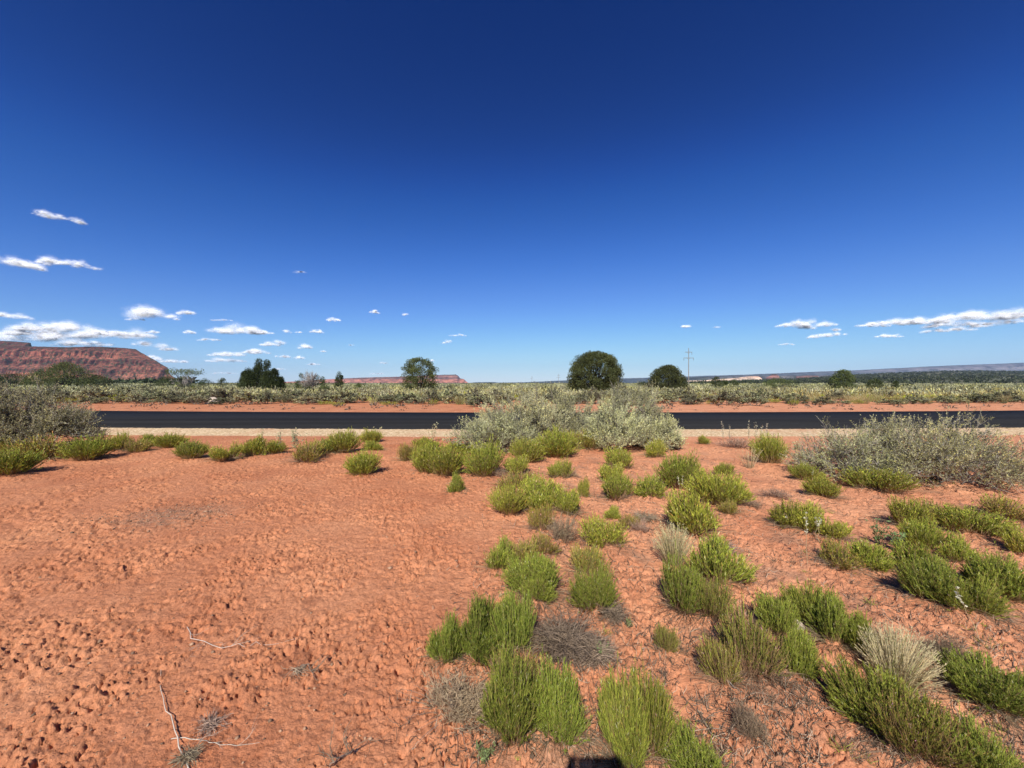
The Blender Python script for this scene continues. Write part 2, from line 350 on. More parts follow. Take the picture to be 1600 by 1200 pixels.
# ------------------------------------------------------------------ table of the near shrubs
# kind, x, base y, width, top y (where the photograph shows them on the ground), label
# kinds: b fresh green snakeweed, g green, o olive with brown stems, d dead grey broom
G_SN = 'snakeweed clumps on the red dirt'
SHRUBS = [
# row along the gravel shoulder
('b', 14, 744, 66, 702, 'lime green snakeweed clump cut by the frame edge, in front of the big shadowed sagebrush'),
('g', 14, 716, 50, 688, 'smaller green snakeweed clump tucked behind the lime green one at the frame edge'),
('o', 68, 720, 92, 678, 'wide dull green snakeweed clump in the shade under the big shadowed sagebrush'),
('b', 135, 721, 56, 684, 'round yellow-green snakeweed clump at the foot of the big shadowed sagebrush'),
('g', 184, 706, 34, 675, 'dark green snakeweed clump just behind the round yellow-green one'),
('o', 215, 708, 40, 682, 'greyish snakeweed clump between the dark green clump and the gravel shoulder'),
('g', 234, 698, 34, 676, 'low green snakeweed clump touching the gravel shoulder beside the greyish clump'),
('b', 265, 699, 42, 676, 'bright flat-topped snakeweed clump on the edge of the gravel shoulder'),
('d', 262, 717, 40, 697, 'low dead brown snakeweed clump in front of the bright flat-topped one'),
('b', 299, 719, 44, 691, 'compact green snakeweed clump beside the low dead brown one'),
('d', 325, 714, 26, 697, 'small dead grey snakeweed clump between two compact green clumps'),
('g', 349, 723, 44, 695, 'half green, half twiggy snakeweed clump near the roadside row of weeds'),
('g', 396, 715, 40, 681, 'dark green leafy snakeweed clump below the black road'),
('g', 427, 711, 34, 688, 'yellowish snakeweed clump beside the tall grey roadside weed'),
('o', 480, 723, 56, 690, 'brown-based round snakeweed clump standing before two green ones'),
('g', 508, 713, 50, 690, 'flat green snakeweed clump joined to the brown-based round one'),
('b', 536, 711, 48, 675, 'taller green snakeweed clump at the end of the joined pair'),
('b', 580, 692, 34, 672, 'upper of two stacked snakeweed clumps beside the road gravel'),
('g', 583, 706, 34, 688, 'lower of two stacked snakeweed clumps, with dry twigs at its foot'),
('b', 568, 743, 54, 706, 'lone round snakeweed clump standing out on the open red dirt'),
('d', 617, 713, 40, 676, 'pale grey dead broom clump between the stacked clumps and the big green pair'),
('o', 637, 722, 36, 690, 'brownish snakeweed clump behind the big green pair'),
('g', 662, 705, 56, 682, 'green snakeweed clump on the far side of the big green pair'),
('b', 668, 742, 54, 694, 'tall green snakeweed clump against the wider one of the big pair'),
('b', 695, 746, 66, 700, 'widest of the dense green snakeweed clumps at the edge of the open dirt'),
('b', 757, 748, 64, 696, 'domed dense green snakeweed clump in front of the pale sagebrush mound'),
('g', 722, 706, 60, 686, 'green snakeweed clump under the twiggy end of the sagebrush mound'),
('g', 714, 773, 30, 737, 'single small yellow-green snakeweed tuft on bare dirt below the dense clumps'),
('b', 822, 726, 52, 686, 'green snakeweed clump against the shaded middle of the sagebrush mound'),
('b', 869, 716, 66, 672, 'broad green snakeweed clump set into the sagebrush mound'),
('o', 918, 703, 64, 668, 'dark shaded snakeweed clump under the sagebrush mound'),
('g', 808, 744, 48, 715, 'green snakeweed clump one row in front of the mound, beside the bare patch'),
('g', 968, 733, 42, 698, 'round snakeweed clump alone below the shaded part of the mound'),
('g', 1023, 716, 38, 686, 'round snakeweed clump below the yellow grass of the sagebrush mound'),
('g', 1098, 694, 22, 678, 'tiny green snakeweed clump at the edge of the road gravel'),
('d', 1148, 700, 54, 680, 'low dead brown clump beside the tiny one at the road gravel'),
('b', 1203, 726, 48, 679, 'tall bright green snakeweed clump beside the scraggly grey saltbush'),
# middle ground
('g', 878, 749, 38, 717, 'small green snakeweed clump one row below the round solitary one'),
('d', 897, 749, 16, 733, 'tiny brown sprig beside a small green snakeweed clump'),
('g', 912, 778, 22, 744, 'narrow upright snakeweed sprig on bare dirt'),
('g', 955, 757, 46, 726, 'green snakeweed clump behind a joined twin, below the lone round clump'),
('g', 963, 782, 52, 742, 'front twin of two joined snakeweed clumps with brown stems'),
('g', 1016, 777, 64, 738, 'spreading snakeweed clump with two pale flower tips'),
('b', 1062, 766, 66, 712, 'tallest bright snakeweed clump of the group beyond the upright blond tuft'),
('b', 1122, 792, 84, 738, 'wide bright snakeweed clump next to the tallest one'),
('g', 1152, 787, 46, 758, 'yellowish end lobe clump beside the wide bright one'),
('o', 1140, 809, 36, 783, 'small brownish snakeweed clump below the wide bright one'),
('g', 1133, 744, 28, 722, 'small solitary snakeweed clump with grey twigs beyond the wide bright one'),
('d', 1177, 797, 34, 780, 'small grey dead twig clump near the brownish one'),
('d', 1211, 781, 46, 763, 'low grey dead twig clump in front of the bright clump by the saltbush'),
('b', 795, 808, 60, 764, 'bright green snakeweed clump on the edge of the open dirt, at the group corner'),
('o', 806, 765, 62, 733, 'grey-topped snakeweed clump behind the corner clump'),
('g', 848, 800, 78, 744, 'large green snakeweed clump in the middle of the corner group'),
('g', 886, 804, 52, 762, 'green snakeweed clump leaning off the large middle one'),
('o', 846, 834, 44, 792, 'yellow-olive snakeweed clump behind the grey dead broom'),
('d', 878, 852, 56, 800, 'upright grey dead broom clump with bare stems'),
('g', 940, 857, 66, 812, 'green mound of snakeweed between the dead broom and the blond tuft'),
('g', 957, 812, 28, 790, 'small snakeweed clump behind the green mound'),
('o', 982, 829, 32, 805, 'small dull snakeweed clump with dry twigs near the green mound'),
('d', 1000, 835, 40, 812, 'sprawling brown dead twigs beside the small dull clump'),
('g', 1082, 836, 92, 766, 'big green snakeweed clump directly behind the upright blond tuft'),
('g', 782, 890, 56, 846, 'rounded green snakeweed clump out on the dirt edge, first of three in a line'),
('o', 818, 878, 60, 845, 'darker snakeweed clump with white specks, second of three in a line'),
('b', 840, 928, 84, 868, 'fresh green snakeweed clump leaning over its own shadow'),
('o', 850, 868, 48, 838, 'olive snakeweed clump between the dead broom and the darker clump'),
('o', 918, 905, 62, 850, 'grey-headed snakeweed clump with brown stems in the middle'),
('g', 927, 953, 72, 880, 'tall mixed green snakeweed clump in front of the grey-headed one'),
('g', 840, 945, 60, 905, 'green snakeweed shoulder clump joining the fresh green one'),
('g', 1118, 912, 96, 832, 'broad snakeweed clump with white specks beside the upright blond tuft'),
('g', 1070, 960, 76, 872, 'tall snakeweed clump in front of the upright blond tuft'),
('o', 1108, 966, 60, 905, 'sparse brown snakeweed clump beside the tall one'),
('o', 1045, 1024, 40, 984, 'small solitary olive snakeweed clump on open orange dirt'),
# lower middle
('b', 702, 1034, 56, 960, 'bright green snakeweed clump farthest out on the open dirt'),
('b', 748, 1038, 84, 936, 'lush bright green snakeweed clump, second of the tall row'),
('g', 803, 1022, 66, 930, 'tall green snakeweed clump beside the grey twig tangle'),
('g', 800, 1152, 96, 1036, 'dense green snakeweed clump above the little pale weed'),
('g', 868, 1158, 92, 1042, 'dense green snakeweed clump with grey specks on one flank'),
('o', 800, 1090, 90, 1030, 'green snakeweed clump behind the dense pair'),
('g', 975, 1212, 90, 1060, 'tall snakeweed clump of upright stems next to the cast head shadow'),
('g', 1020, 1190, 76, 1048, 'tall brown-stemmed snakeweed clump behind the one by the head shadow'),
('g', 1082, 1216, 90, 1160, 'low snakeweed clump cut by the bottom edge'),
('g', 1540, 1224, 80, 1150, 'green snakeweed clump cut by the bottom edge beyond the brown one'),
# right-hand side
('b', 1258, 753, 40, 726, 'small bright snakeweed clump at the foot of the scraggly saltbush'),
('g', 1288, 780, 50, 745, 'darker snakeweed clump at the foot of the saltbush, casting a black shadow'),
('g', 1372, 769, 78, 731, 'broad snakeweed clump growing under the saltbush branches'),
('b', 1505, 712, 40, 680, 'green snakeweed clump beyond the far end of the saltbush'),
('g', 1228, 828, 52, 786, 'bright snakeweed clump at the end of a diagonal row'),
('g', 1266, 836, 62, 790, 'bright snakeweed clump behind the white-flowered stalks'),
('g', 1300, 848, 50, 812, 'dull snakeweed clump ending the diagonal row'),
('o', 1312, 890, 62, 850, 'brown-green snakeweed clump, one of two joined under the leafy weeds'),
('g', 1362, 892, 64, 850, 'green snakeweed clump, the other of two joined under the leafy weeds'),
('g', 1420, 827, 60, 780, 'yellow-green snakeweed clump in front of the saltbush, first of three'),
('o', 1457, 817, 56, 778, 'grey-green snakeweed clump in front of the saltbush, second of three'),
('g', 1512, 835, 88, 792, 'wide low snakeweed clump in front of the saltbush, third of three'),
('o', 1568, 812, 74, 776, 'brownish snakeweed clump near the frame edge under the saltbush'),
('b', 1440, 862, 54, 815, 'bright snakeweed clump beside the lighter leafy weed'),
('g', 1497, 884, 50, 838, 'rounded snakeweed clump on the upper side of the big green mass'),
('g', 1436, 904, 80, 848, 'dense snakeweed clump joined to the big green mass'),
('b', 1460, 948, 90, 884, 'big bright snakeweed clump, main lobe of the green mass'),
('g', 1512, 962, 80, 898, 'green snakeweed clump behind the leaning white flower stalk'),
('g', 1563, 938, 90, 866, 'green snakeweed clump with pale specks toward the frame edge'),
('g', 1596, 868, 50, 826, 'snakeweed clump half out of frame, casting a dark shadow'),
('g', 1264, 982, 80, 916, 'green snakeweed clump heading the long dense row'),
('b', 1302, 1018, 72, 945, 'bright snakeweed clump in the middle of the long dense row'),
('b', 1345, 1026, 66, 964, 'bright snakeweed clump against the leaning blond tuft'),
('o', 1180, 1062, 96, 970, 'brown-stemmed snakeweed clump before the pale stone'),
('g', 1214, 1000, 56, 942, 'light green upright snakeweed clump beside the pale stone'),
('b', 1248, 1064, 66, 990, 'bright snakeweed clump just below the pale stone'),
('o', 1134, 1078, 66, 1012, 'small golden-brown snakeweed clump beside the brown-stemmed one'),
('g', 1380, 1142, 120, 1050, 'big green snakeweed clump under the leaning blond tuft'),
('o', 1446, 1192, 120, 1100, 'rounded brown-green snakeweed clump below the big green one'),
('g', 1552, 1108, 110, 1040, 'long green snakeweed clump with purple-brown stems near the frame edge'),
('g', 1600, 1124, 70, 1050, 'green snakeweed clump mostly outside the frame edge'),
('d', 1370, 982, 100, 920, 'wide grey dead shrub with a little green in its middle'),
('d', 1237, 1104, 52, 1070, 'small dark dead clump on bare orange dirt'),
('d', 1175, 1160, 60, 1098, 'thin brown dead sprigs near the bottom edge'),
('d', 712, 1118, 110, 1040, 'flattened dark brown dead broom spread over the dirt'),
('d', 770, 748, 40, 728, 'low brown dead twigs under the domed dense clump'),
('d', 1470, 1040, 60, 990, 'thin brown dead sprigs beyond the leaning blond tuft'),
]
rngM = np.random.default_rng(5)
for k_, px_, by_, w_, ty_, lb_ in SHRUBS:
    cx, cy = gp(px_, by_); W_ = w_/FPX*cy
    if by_ > 700: MOUNDS.append((cx, cy, W_*0.6, 0.018+0.012*rngM.random()))

# ------------------------------------------------------------------ shrub builders (unit size: 1 wide, 1 high)
def snakeweed(seed, kind, ns, nleaf, group=None, near_=False):
    r = np.random.default_rng(seed)
    root = empty('snakeweed_bush', 'x', 'shrub', G_SN)
    n = ns; k = 6
    phi = r.uniform(0, 2*pi, n); rr = r.uniform(0, 1, n)**0.5
    single = kind[0] == 'b' and not near_
    nl = 1 if single else int(r.integers(4, 8))
    if single:
        lob = 1+0.12*np.sin(3*phi+seed)+0.08*np.sin(5*phi+2*seed); tr = rr*0.5*lob
        bx = np.cos(phi)*rr*0.18 + r.normal(0, .03, n); by = np.sin(phi)*rr*0.18 + r.normal(0, .03, n)
        pt = perlin(np.cos(phi)*rr*2.6+seed*3.1, np.sin(phi)*rr*2.6+seed, seed)
        tz = (1-0.34*rr**3.0)*r.uniform(0.62, 1.0, n)*(1+.30*pt)
        tx = np.cos(phi)*tr + r.normal(0, .045, n); tyy = np.sin(phi)*tr + r.normal(0, .045, n)
    else:
        # several tufts of unequal height growing from one crown, with gaps between them
        la = np.arange(nl)*2*pi/nl+r.uniform(-.5, .5, nl); ld = r.uniform(.14, .31, nl); ld[0] = .03
        lr = r.uniform(.13, .24, nl); lh = r.uniform(.5, 1.0, nl); lh[r.integers(0, nl)] = 1.0
        li = r.choice(nl, n, p=lr**1.6/(lr**1.6).sum())
        cx_, cy_ = np.cos(la)*ld, np.sin(la)*ld
        bx = cx_[li]*.62+np.cos(phi)*rr*lr[li]*.42+r.normal(0, .02, n); by = cy_[li]*.62+np.sin(phi)*rr*lr[li]*.42+r.normal(0, .02, n)
        tx = cx_[li]*1.05+np.cos(phi)*rr*lr[li]+r.normal(0, .035, n); tyy = cy_[li]*1.05+np.sin(phi)*rr*lr[li]+r.normal(0, .035, n)
        tz = lh[li]*(1-.30*rr**3)*r.uniform(.55, 1.0, n)
        stray = r.random(n) < .05; tz = np.where(stray, tz*1.2, tz)
    short = r.random(n) < 0.22; tz = np.where(short, tz*r.uniform(.45, .8, n), tz)
    t = np.linspace(0, 1, k)[None]
    hx = t**0.95; zz = t**1.0
    P = np.stack([bx[:, None]+(tx-bx)[:, None]*hx, by[:, None]+(tyy-by)[:, None]*hx, tz[:, None]*zz - 0.03], -1)
    P[:, 1:-1] += r.normal(0, 0.010, (n, k-2, 3))
    w = ((0.0046 if near_ else 0.0080)*(1-0.55*t))*np.ones((n, 1))
    dead = {'b': .05, 'g': .14, 'o': .50, 'd': 1.0}[kind[0]]+(.08 if near_ else 0)
    isdead = r.random(n) < dead
    brown = np.array([1.15, 1.0, 1.0]); tan = np.array([1.5, 1.5, 1.6])
    C = np.ones((n, k, 3))*brown*(0.7+0.7*r.random((n, 1, 1)))
    C = np.where(isdead[:, None, None], C*np.array([1.0, .98, 1.0]), C)
    a = Acc(); ribbons(a, P, w, C, r)
    # dry stems splayed low round the foot
    q = int(n*(.24 if not single else .05)); ph = r.uniform(0, 2*pi, q); L = r.uniform(.30, .75, q)
    e = np.stack([np.cos(ph)*L, np.sin(ph)*L, r.uniform(.02, .28, q)**1.2], -1); s_ = np.stack([np.cos(ph)*.12, np.sin(ph)*.12, np.full(q, -.02)], -1)
    tt_ = np.linspace(0, 1, 5)[None, :, None]; Pd = s_[:, None]+(e-s_)[:, None]*tt_; Pd[..., 2] += (.10*np.sin(tt_*pi))[..., 0]*r.random((q, 1)); Pd[:, 1:] += np.cumsum(r.normal(0, .012, (q, 4, 3)), 1)
    ribbons(a, Pd, np.array([1, .9, .75, .6, .4])[None]*(.006 if near_ else .009)*np.ones((q, 1)), np.ones((q, 5, 3))*r.uniform(.35, 1.3, (q, 1, 1))*np.array([.95, .93, 1.1]), r)
    if kind[0] == 'd':
        # side twigs
        m = ns*6; i = r.integers(0, n, m); tt = r.uniform(.35, 1, m); j = np.minimum((tt*(k-1)).astype(int), k-2); f = tt*(k-1)-j
        B = P[i, j]*(1-f[:, None])+P[i, j+1]*f[:, None]
        D = norm(norm(P[i, -1]-P[i, 0])+r.normal(0, .55, (m, 3)))
        L = r.uniform(.05, .16, m)
        Q = np.stack([B, B+D*(L*.5)[:, None]+r.normal(0, .008, (m, 3)), B+D*L[:, None]+r.normal(0, .012, (m, 3))], 1)
        ribbons(a, Q, np.full((m, 3), .006)*np.array([1, .8, .5]), np.ones((m, 3, 3))*(0.7+0.9*r.random((m, 1, 1)))*np.array([1.05, 1.0, .93]), r)
        a.build('twigs', M['dead'], root); return root
    a.build('stems', M['snake_stem'], root)
    a = Acc()
    live = np.where(~isdead)[0]
    # green upper stems
    Pl = P[live]; s0 = 2
    up = Pl[:, s0:]
    Cg = np.ones((len(live), k-s0, 3))*(0.75+0.5*r.random((len(live), 1, 1)))
    ribbons(a, up+np.array([0, 0, .004]), np.full((len(live), k-s0), .008), Cg, r)
    m = len(live)*nleaf; i = np.repeat(live, nleaf)
    lo_ = .42 if near_ else .36; tt = lo_ + (1.02-lo_)*r.random(m)**0.75; tt = np.minimum(tt, .999)
    j = np.minimum((tt*(k-1)).astype(int), k-2); f = tt*(k-1)-j
    B = P[i, j]*(1-f[:, None])+P[i, j+1]*f[:, None]
    ax = norm(P[i, -1]-P[i, -3])
    D = norm(ax + r.normal(0, .30, (m, 3)) + np.array([0, 0, .25]))
    L = r.uniform(.05, .115, m)*(1.0 if kind[0] != 'o' else .8)*(.66 if near_ else 1)
    g = r.random(m)
    base = np.ones((m, 3))*(0.45+0.95*g)[:, None]*(0.65+0.65*r.random(n))[i][:, None]
    tipy = sstep(.7, 1.0, tt)[:, None]
    base = base*(1-tipy*0.5) + tipy*0.5*np.array([1.5, 1.30, 1.1])*base
    speck = (r.random(m) < .018)[:, None]; base = np.where(speck, np.array([3.2, 2.6, 9.0])*.9, base)
    if near_: base = base*np.array([.76, .82, .95])
    dry = (r.random(m) < (.07 if kind[0] != 'o' else .25))[:, None]
    base = np.where(dry, base*np.array([1.5, .95, 1.6]), base)
    if kind[0] == 'o': base = base*np.array([1.0, .80, 1.1])
    leaves(a, B, D, L, r.uniform(.006, .0125, m)*(.48 if near_ else .9), base, r)
    a.build('foliage', M['snake'], root)
    return root

def shrub_paths(r, W, D, H, ncl, nmain, lob_n=5, low=0.35, flat=1.0, seed=0):
    """limb curves and cluster ends for a woody shrub"""
    def dome(n, lo, sc):
        ph = r.uniform(0, 2*pi, n); rho = r.uniform(0, 1, n)**0.5
        lob = 1+0.16*np.sin(2*ph+seed)+0.12*np.sin(lob_n*ph+seed*2.1)
        z = np.sqrt(np.clip(1-(rho*0.97)**(2.4*flat), 0, 1))
        z = z*(1+0.16*np.sin(3.3*rho*np.cos(ph)*2+seed)+0.10*np.sin(5*rho*np.sin(ph)*2+seed*3))
        u = r.uniform(lo, 1, n)**0.7
        return np.stack([np.cos(ph)*rho*W/2*lob*sc, np.sin(ph)*rho*D/2*lob*sc, np.maximum(z*H*u*sc, .05*H)], -1)
    ends = dome(ncl, low, 1.0)
    mt = dome(nmain, .6, 0.62)
    k = 7; t = np.linspace(0, 1, k)[None, :, None]
    b = np.stack([r.normal(0, .05*W, nmain), r.normal(0, .05*D, nmain), np.full(nmain, -.04)], -1)
    mp = b[:, None]*(1-t)+mt[:, None]*t
    mp[:, 1:-1] += r.normal(0, .025*(W+H)/2, (nmain, k-2, 3)); mp[..., 2] -= (0.12*H*np.sin(t*pi))[..., 0]
    mp[..., 2] = np.maximum(mp[..., 2], -.03)
    # attach every cluster to the nearest limb sample
    S = mp[:, 2:].reshape(-1, 3)
    d = np.linalg.norm(ends[:, None]-S[None], axis=2) + r.uniform(0, .12*W, (ncl, len(S)))
    s = S[np.argmin(d, 1)]
    kk = 5; t2 = np.linspace(0, 1, kk)[None, :, None]
    cp = s[:, None]*(1-t2)+ends[:, None]*t2
    cp[:, 1:-1] += r.normal(0, .02*W, (ncl, kk-2, 3)); cp[..., 2] -= (0.05*H*np.sin(t2*pi))[..., 0]
    return ends, mp, cp
def sagebrush(name, seed, W, D, H, ncl, nsh, nlf, lsh, ll, lw, nmain=16, upness=.8, leafmat_='sage', tipcol=(1.15, 1.12, .85), bare=0.06, low=.35, wr=.012, group=None, label='x', cat='shrub', flat=1.0):
    r = np.random.default_rng(seed)
    root = empty(name, label, cat, group)
    ends, mp, cp = shrub_paths(r, W, D, H, ncl, nmain, low=low, seed=seed, flat=flat)
    a = Acc()
    tubes(a, mp, np.linspace(wr, wr*.45, mp.shape[1])[None]*r.uniform(.6, 1.3, (len(mp), 1)), np.ones((*mp.shape[:2], 3))*r.uniform(.6, 1.2, (len(mp), 1, 1)), r and 4)
    tubes(a, cp, np.linspace(wr*.42, wr*.2, cp.shape[1])[None]*np.ones((len(cp), 1)), np.ones((*cp.shape[:2], 3))*r.uniform(.6, 1.4, (len(cp), 1, 1)), 3)
    n = ncl*nsh; i = np.repeat(np.arange(ncl), nsh)
    tt = r.uniform(.35, 1, n); j = np.minimum((tt*4).astype(int), 3); f = (tt*4-j)[:, None]
    B = cp[i, j]*(1-f)+cp[i, j+1]*f
    outw = norm(ends*np.array([1, 1, .6]))[i]
    Dv = norm(outw*.55+np.array([0, 0, upness])+r.normal(0, .42, (n, 3)))
    L = lsh*r.uniform(.5, 1.35, n)
    k = 4; t = np.linspace(0, 1, k)[None, :, None]
    P = B[:, None]+Dv[:, None]*L[:, None, None]*t; P[:, 1:] += np.cumsum(r.normal(0, lsh*.05, (n, k-1, 3)), 1); P[..., 2] += (t[..., 0]**2)*L[:, None]*.12
    ribbons(a, P, np.array([1, .8, .6, .4])[None]*wr*.30*np.ones((n, 1)), np.ones((n, k, 3))*r.uniform(.8, 1.6, (n, 1, 1)), r)
    a.build('branches', M['wood'], root)
    keep = np.where(r.random(n) > bare)[0]
    ctint = (0.42+0.92*r.random(ncl))                          # random spray tone, spread wide so dark sprays stand in for shaded hollows
    cy = r.random(ncl)
    m = len(keep)*nlf; ii = np.repeat(keep, nlf)
    tt = .12+.9*r.random(m); tt = np.minimum(tt, .999); j = np.minimum((tt*(k-1)).astype(int), k-2); f = (tt*(k-1)-j)[:, None]
    B = P[ii, j]*(1-f)+P[ii, j+1]*f
    Dl = norm(Dv[ii]*.8+r.normal(0, .6, (m, 3)))
    C = np.ones((m, 3))*(ctint[i[ii]]*(.7+.6*r.random(m)))[:, None]
    yel = sstep(.45, .9, cy[i[ii]])[:, None]*sstep(.2, .9, tt)[:, None]
    C = C*(1-yel)+C*np.array(tipcol)*1.12*yel
    a = Acc(); leaves(a, B, Dl, ll*r.uniform(.6, 1.3, m), lw*r.uniform(.7, 1.3, m), C, r)
    a.build('foliage', M[leafmat_], root)
    return root

def grass_tuft(name, seed, n, lean=(0, 0), mat='straw', group=None, label='x', spread=.5):
    r = np.random.default_rng(seed)
    root = empty(name, label, 'grass tuft', group)
    phi = r.uniform(0, 2*pi, n); rr = r.uniform(0, 1, n)**.6
    k = 5; t = np.linspace(0, 1, k)[None]
    b = np.stack([np.cos(phi)*rr*.13, np.sin(phi)*rr*.13, np.full(n, -.03)], -1)
    h = r.uniform(.45, 1, n)
    tip = np.stack([np.cos(phi)*rr*spread+lean[0]*h, np.sin(phi)*rr*spread+lean[1]*h, h*(1-.25*rr**2)], -1)
    P = b[:, None]+(tip-b)[:, None]*t[..., None]; P[..., 2] += .10*np.sin(t*pi)*h[:, None]
    P[:, 1:-1] += r.normal(0, .008, (n, k-2, 3))
    a = Acc(); C = np.ones((n, k, 3))*(.55+.75*r.random((n, 1, 1)))*np.linspace(.8, 1.12, k)[None, :, None]
    grn = (r.random(n) < .15)[:, None, None]; C = np.where(grn, C*np.array([.62, .80, .55]), C)
    ribbons(a, P, np.array([1, 1, .9, .7, .25])[None]*.0085*np.ones((n, 1)), C, r)
    a.build('blades', M[mat], root)
    m = n*4; i = r.integers(0, n, m); hd = r.random(m)
    B = P[i, -2]+(P[i, -1]-P[i, -2])*hd[:, None]
    a = Acc(); leaves(a, B, norm(norm(P[i, -1]-P[i, -2])+r.normal(0, .25, (m, 3))), r.uniform(.03, .06, m), r.uniform(.006, .01, m), np.ones((m, 3))*(.9+.4*r.random((m, 1))), r)
    a.build('seed_heads', M[mat], root)
    return root

def juniper(seed, W, H, shape, ncl, cr, nlf, ls, label, cat='tree', name='juniper_tree', open_=0.0, trunk_h=.25, deadf=0.0, tint=1.0, group='juniper trees beyond the road'):
    """crown of leaf clumps over an uneven outline, on a trunk with limbs"""
    r = np.random.default_rng(seed)
    root = empty(name, label, cat, group)
    pts = []; rad = []
    while len(pts) < ncl:
        p = shape(r)
        if p is not None: pts.append(p)
    P = np.array(pts)*np.array([W/2, W/2, H])
    a = Acc(); nb = max(7, ncl//24)
    k = 6; t = np.linspace(0, 1, k)[None, :, None]
    b = np.stack([r.normal(0, .02*W, nb), r.normal(0, .02*W, nb), np.full(nb, -.1)], -1)
    e = P[r.integers(0, ncl, nb)]
    lp = b[:, None]*(1-t)+e[:, None]*t; lp[:, 1:-1] += r.normal(0, .02*W, (nb, k-2, 3)); lp[..., 2] += (.10*H*np.sin(t*pi))[..., 0]
    tubes(a, lp, np.linspace(.022*W, .003*W, k)[None]*r.uniform(.5, 1.1, (nb, 1)), np.ones((nb, k, 3))*.7, 5)
    a.build('trunk', M['bark'], root)
    crs = cr*r.uniform(.65, 1.35, ncl)
    m = ncl*nlf; i = np.repeat(np.arange(ncl), nlf)
    d = norm(r.normal(size=(m, 3))); rad = r.uniform(.35, 1, m)**.5
    off = d*rad[:, None]*crs[i][:, None]*np.array([1, 1, .85])
    B = P[i]+off; B[:, 2] = np.maximum(B[:, 2], .05)
    Dl = norm(d*.8+np.array([0, 0, .5])+r.normal(0, .4, (m, 3)))
    ct = (.68+.6*r.random(ncl))*tint
    C = np.ones((m, 3))*(ct[i]*(.7+.6*r.random(m)))[:, None]
    yl = (r.random(ncl) < .3)[i][:, None]; C = np.where(yl, C*np.array([1.25, 1.15, .9]), C)
    a = Acc(); leaves(a, B, Dl, ls*r.uniform(.7, 1.4, m), ls*.45*r.uniform(.7, 1.4, m), C, r)
    a.build('crown', M['juniper'], root)
    if deadf > 0:
        nd = int(70*deadf); a = Acc()
        ph = r.uniform(0, 2*pi, nd); el = r.uniform(.35, 1.35, nd)
        e = np.stack([np.cos(ph)*np.cos(el)*W*.46, np.sin(ph)*np.cos(el)*W*.46, np.sin(el)*H*1.05], -1)*r.uniform(.6, 1.02, (nd, 1))
        lp = e[:, None]*t; lp = lp + 0; lp[:, 1:-1] += r.normal(0, .02*W, (nd, k-2, 3))
        tubes(a, lp, np.linspace(.010*W, .003*W, k)[None]*np.ones((nd, 1)), np.ones((nd, k, 3)), 3)
        m = nd*14; i = r.integers(0, nd, m); j = r.integers(2, k-1, m)
        B = lp[i, j]; D = norm(norm(e[i])+r.normal(0, .6, (m, 3))); L = r.uniform(.05, .13, m)*W
        Q = np.stack([B, B+D*(L*.5)[:, None]+r.normal(0, .01*W, (m, 3)), B+D*L[:, None]], 1)
        ribbons(a, Q, np.full((m, 3), .007*W), np.ones((m, 3, 3)), r)
        a.build('dead_branches', M['wood_grey'], root)
    return root
M['wood_grey'] = leafmat('dead_grey_wood', (0.34, 0.29, 0.26), 0.0, 0.1)

# ------------------------------------------------------------------ the ground: one sheet to the horizon
def build_ground():
    ang = np.concatenate([np.linspace(-radians(66), radians(66), 980), np.linspace(radians(66), 2*pi-radians(66), 60)[1:-1]])
    rs = [0.25]
    while rs[-1] < 14: rs.append(rs[-1]*1.0040)
    while rs[-1] < 9000: rs.append(rs[-1]*1.045)
    rs = np.array(rs)
    R, A = np.meshgrid(rs, ang, indexing='ij'); X = R*np.sin(A); Y = R*np.cos(A)
    z, step_mask, veg = relief(X.ravel(), Y.ravel())
    x, y = X.ravel(), Y.ravel()
    # the road bed is pressed flat, a little below the asphalt
    bed = sstep(-1.6, -0.9, y-road_y(x, R0))*sstep(1.0, 0.4, y-road_y(x, R1))
    z = z*(1-bed) - 0.05*bed
    V = np.stack([x, y, z], -1)
    nr, na = len(rs), len(ang)
    i = (np.arange(nr-1)[:, None]*na+np.arange(na)[None]).ravel(); j = (np.arange(nr-1)[:, None]*na+(np.arange(na)+1)[None] % na).ravel()
    Q = np.stack([i, j, j+na, i+na], 1)
    V = np.concatenate([V, [[0, 0, 0]]]); T = np.stack([np.full(na, len(V)-1), (np.arange(na)+1) % na, np.arange(na)], 1)
    tint = np.zeros((len(V), 3))
    tint[:-1, 0] = step_mask*.42
    gx, gy = gp(268, 806); d = np.hypot((x-gx)/.62, (y-gy)/.5)+.35*fbm(x/.25, y/.25, 91, 3)
    g = sstep(1.25, .25, d)*.6*sstep(-.5, .3, fbm(x/.06, y/.06, 92, 2))
    g = np.maximum(g, veg*.45*sstep(.05, .5, fbm(x/.35, y/.35, 93, 4)))
    tint[:-1, 1] = g
    tint[:-1, 2] = sstep(34, 110, np.hypot(x, y))*np.where(y > 20, 1, .8)
    o = mk('ground', V, [Q, T], M['ground'], None, tint, True)
    tag(o, kind='structure'); return o
build_ground()

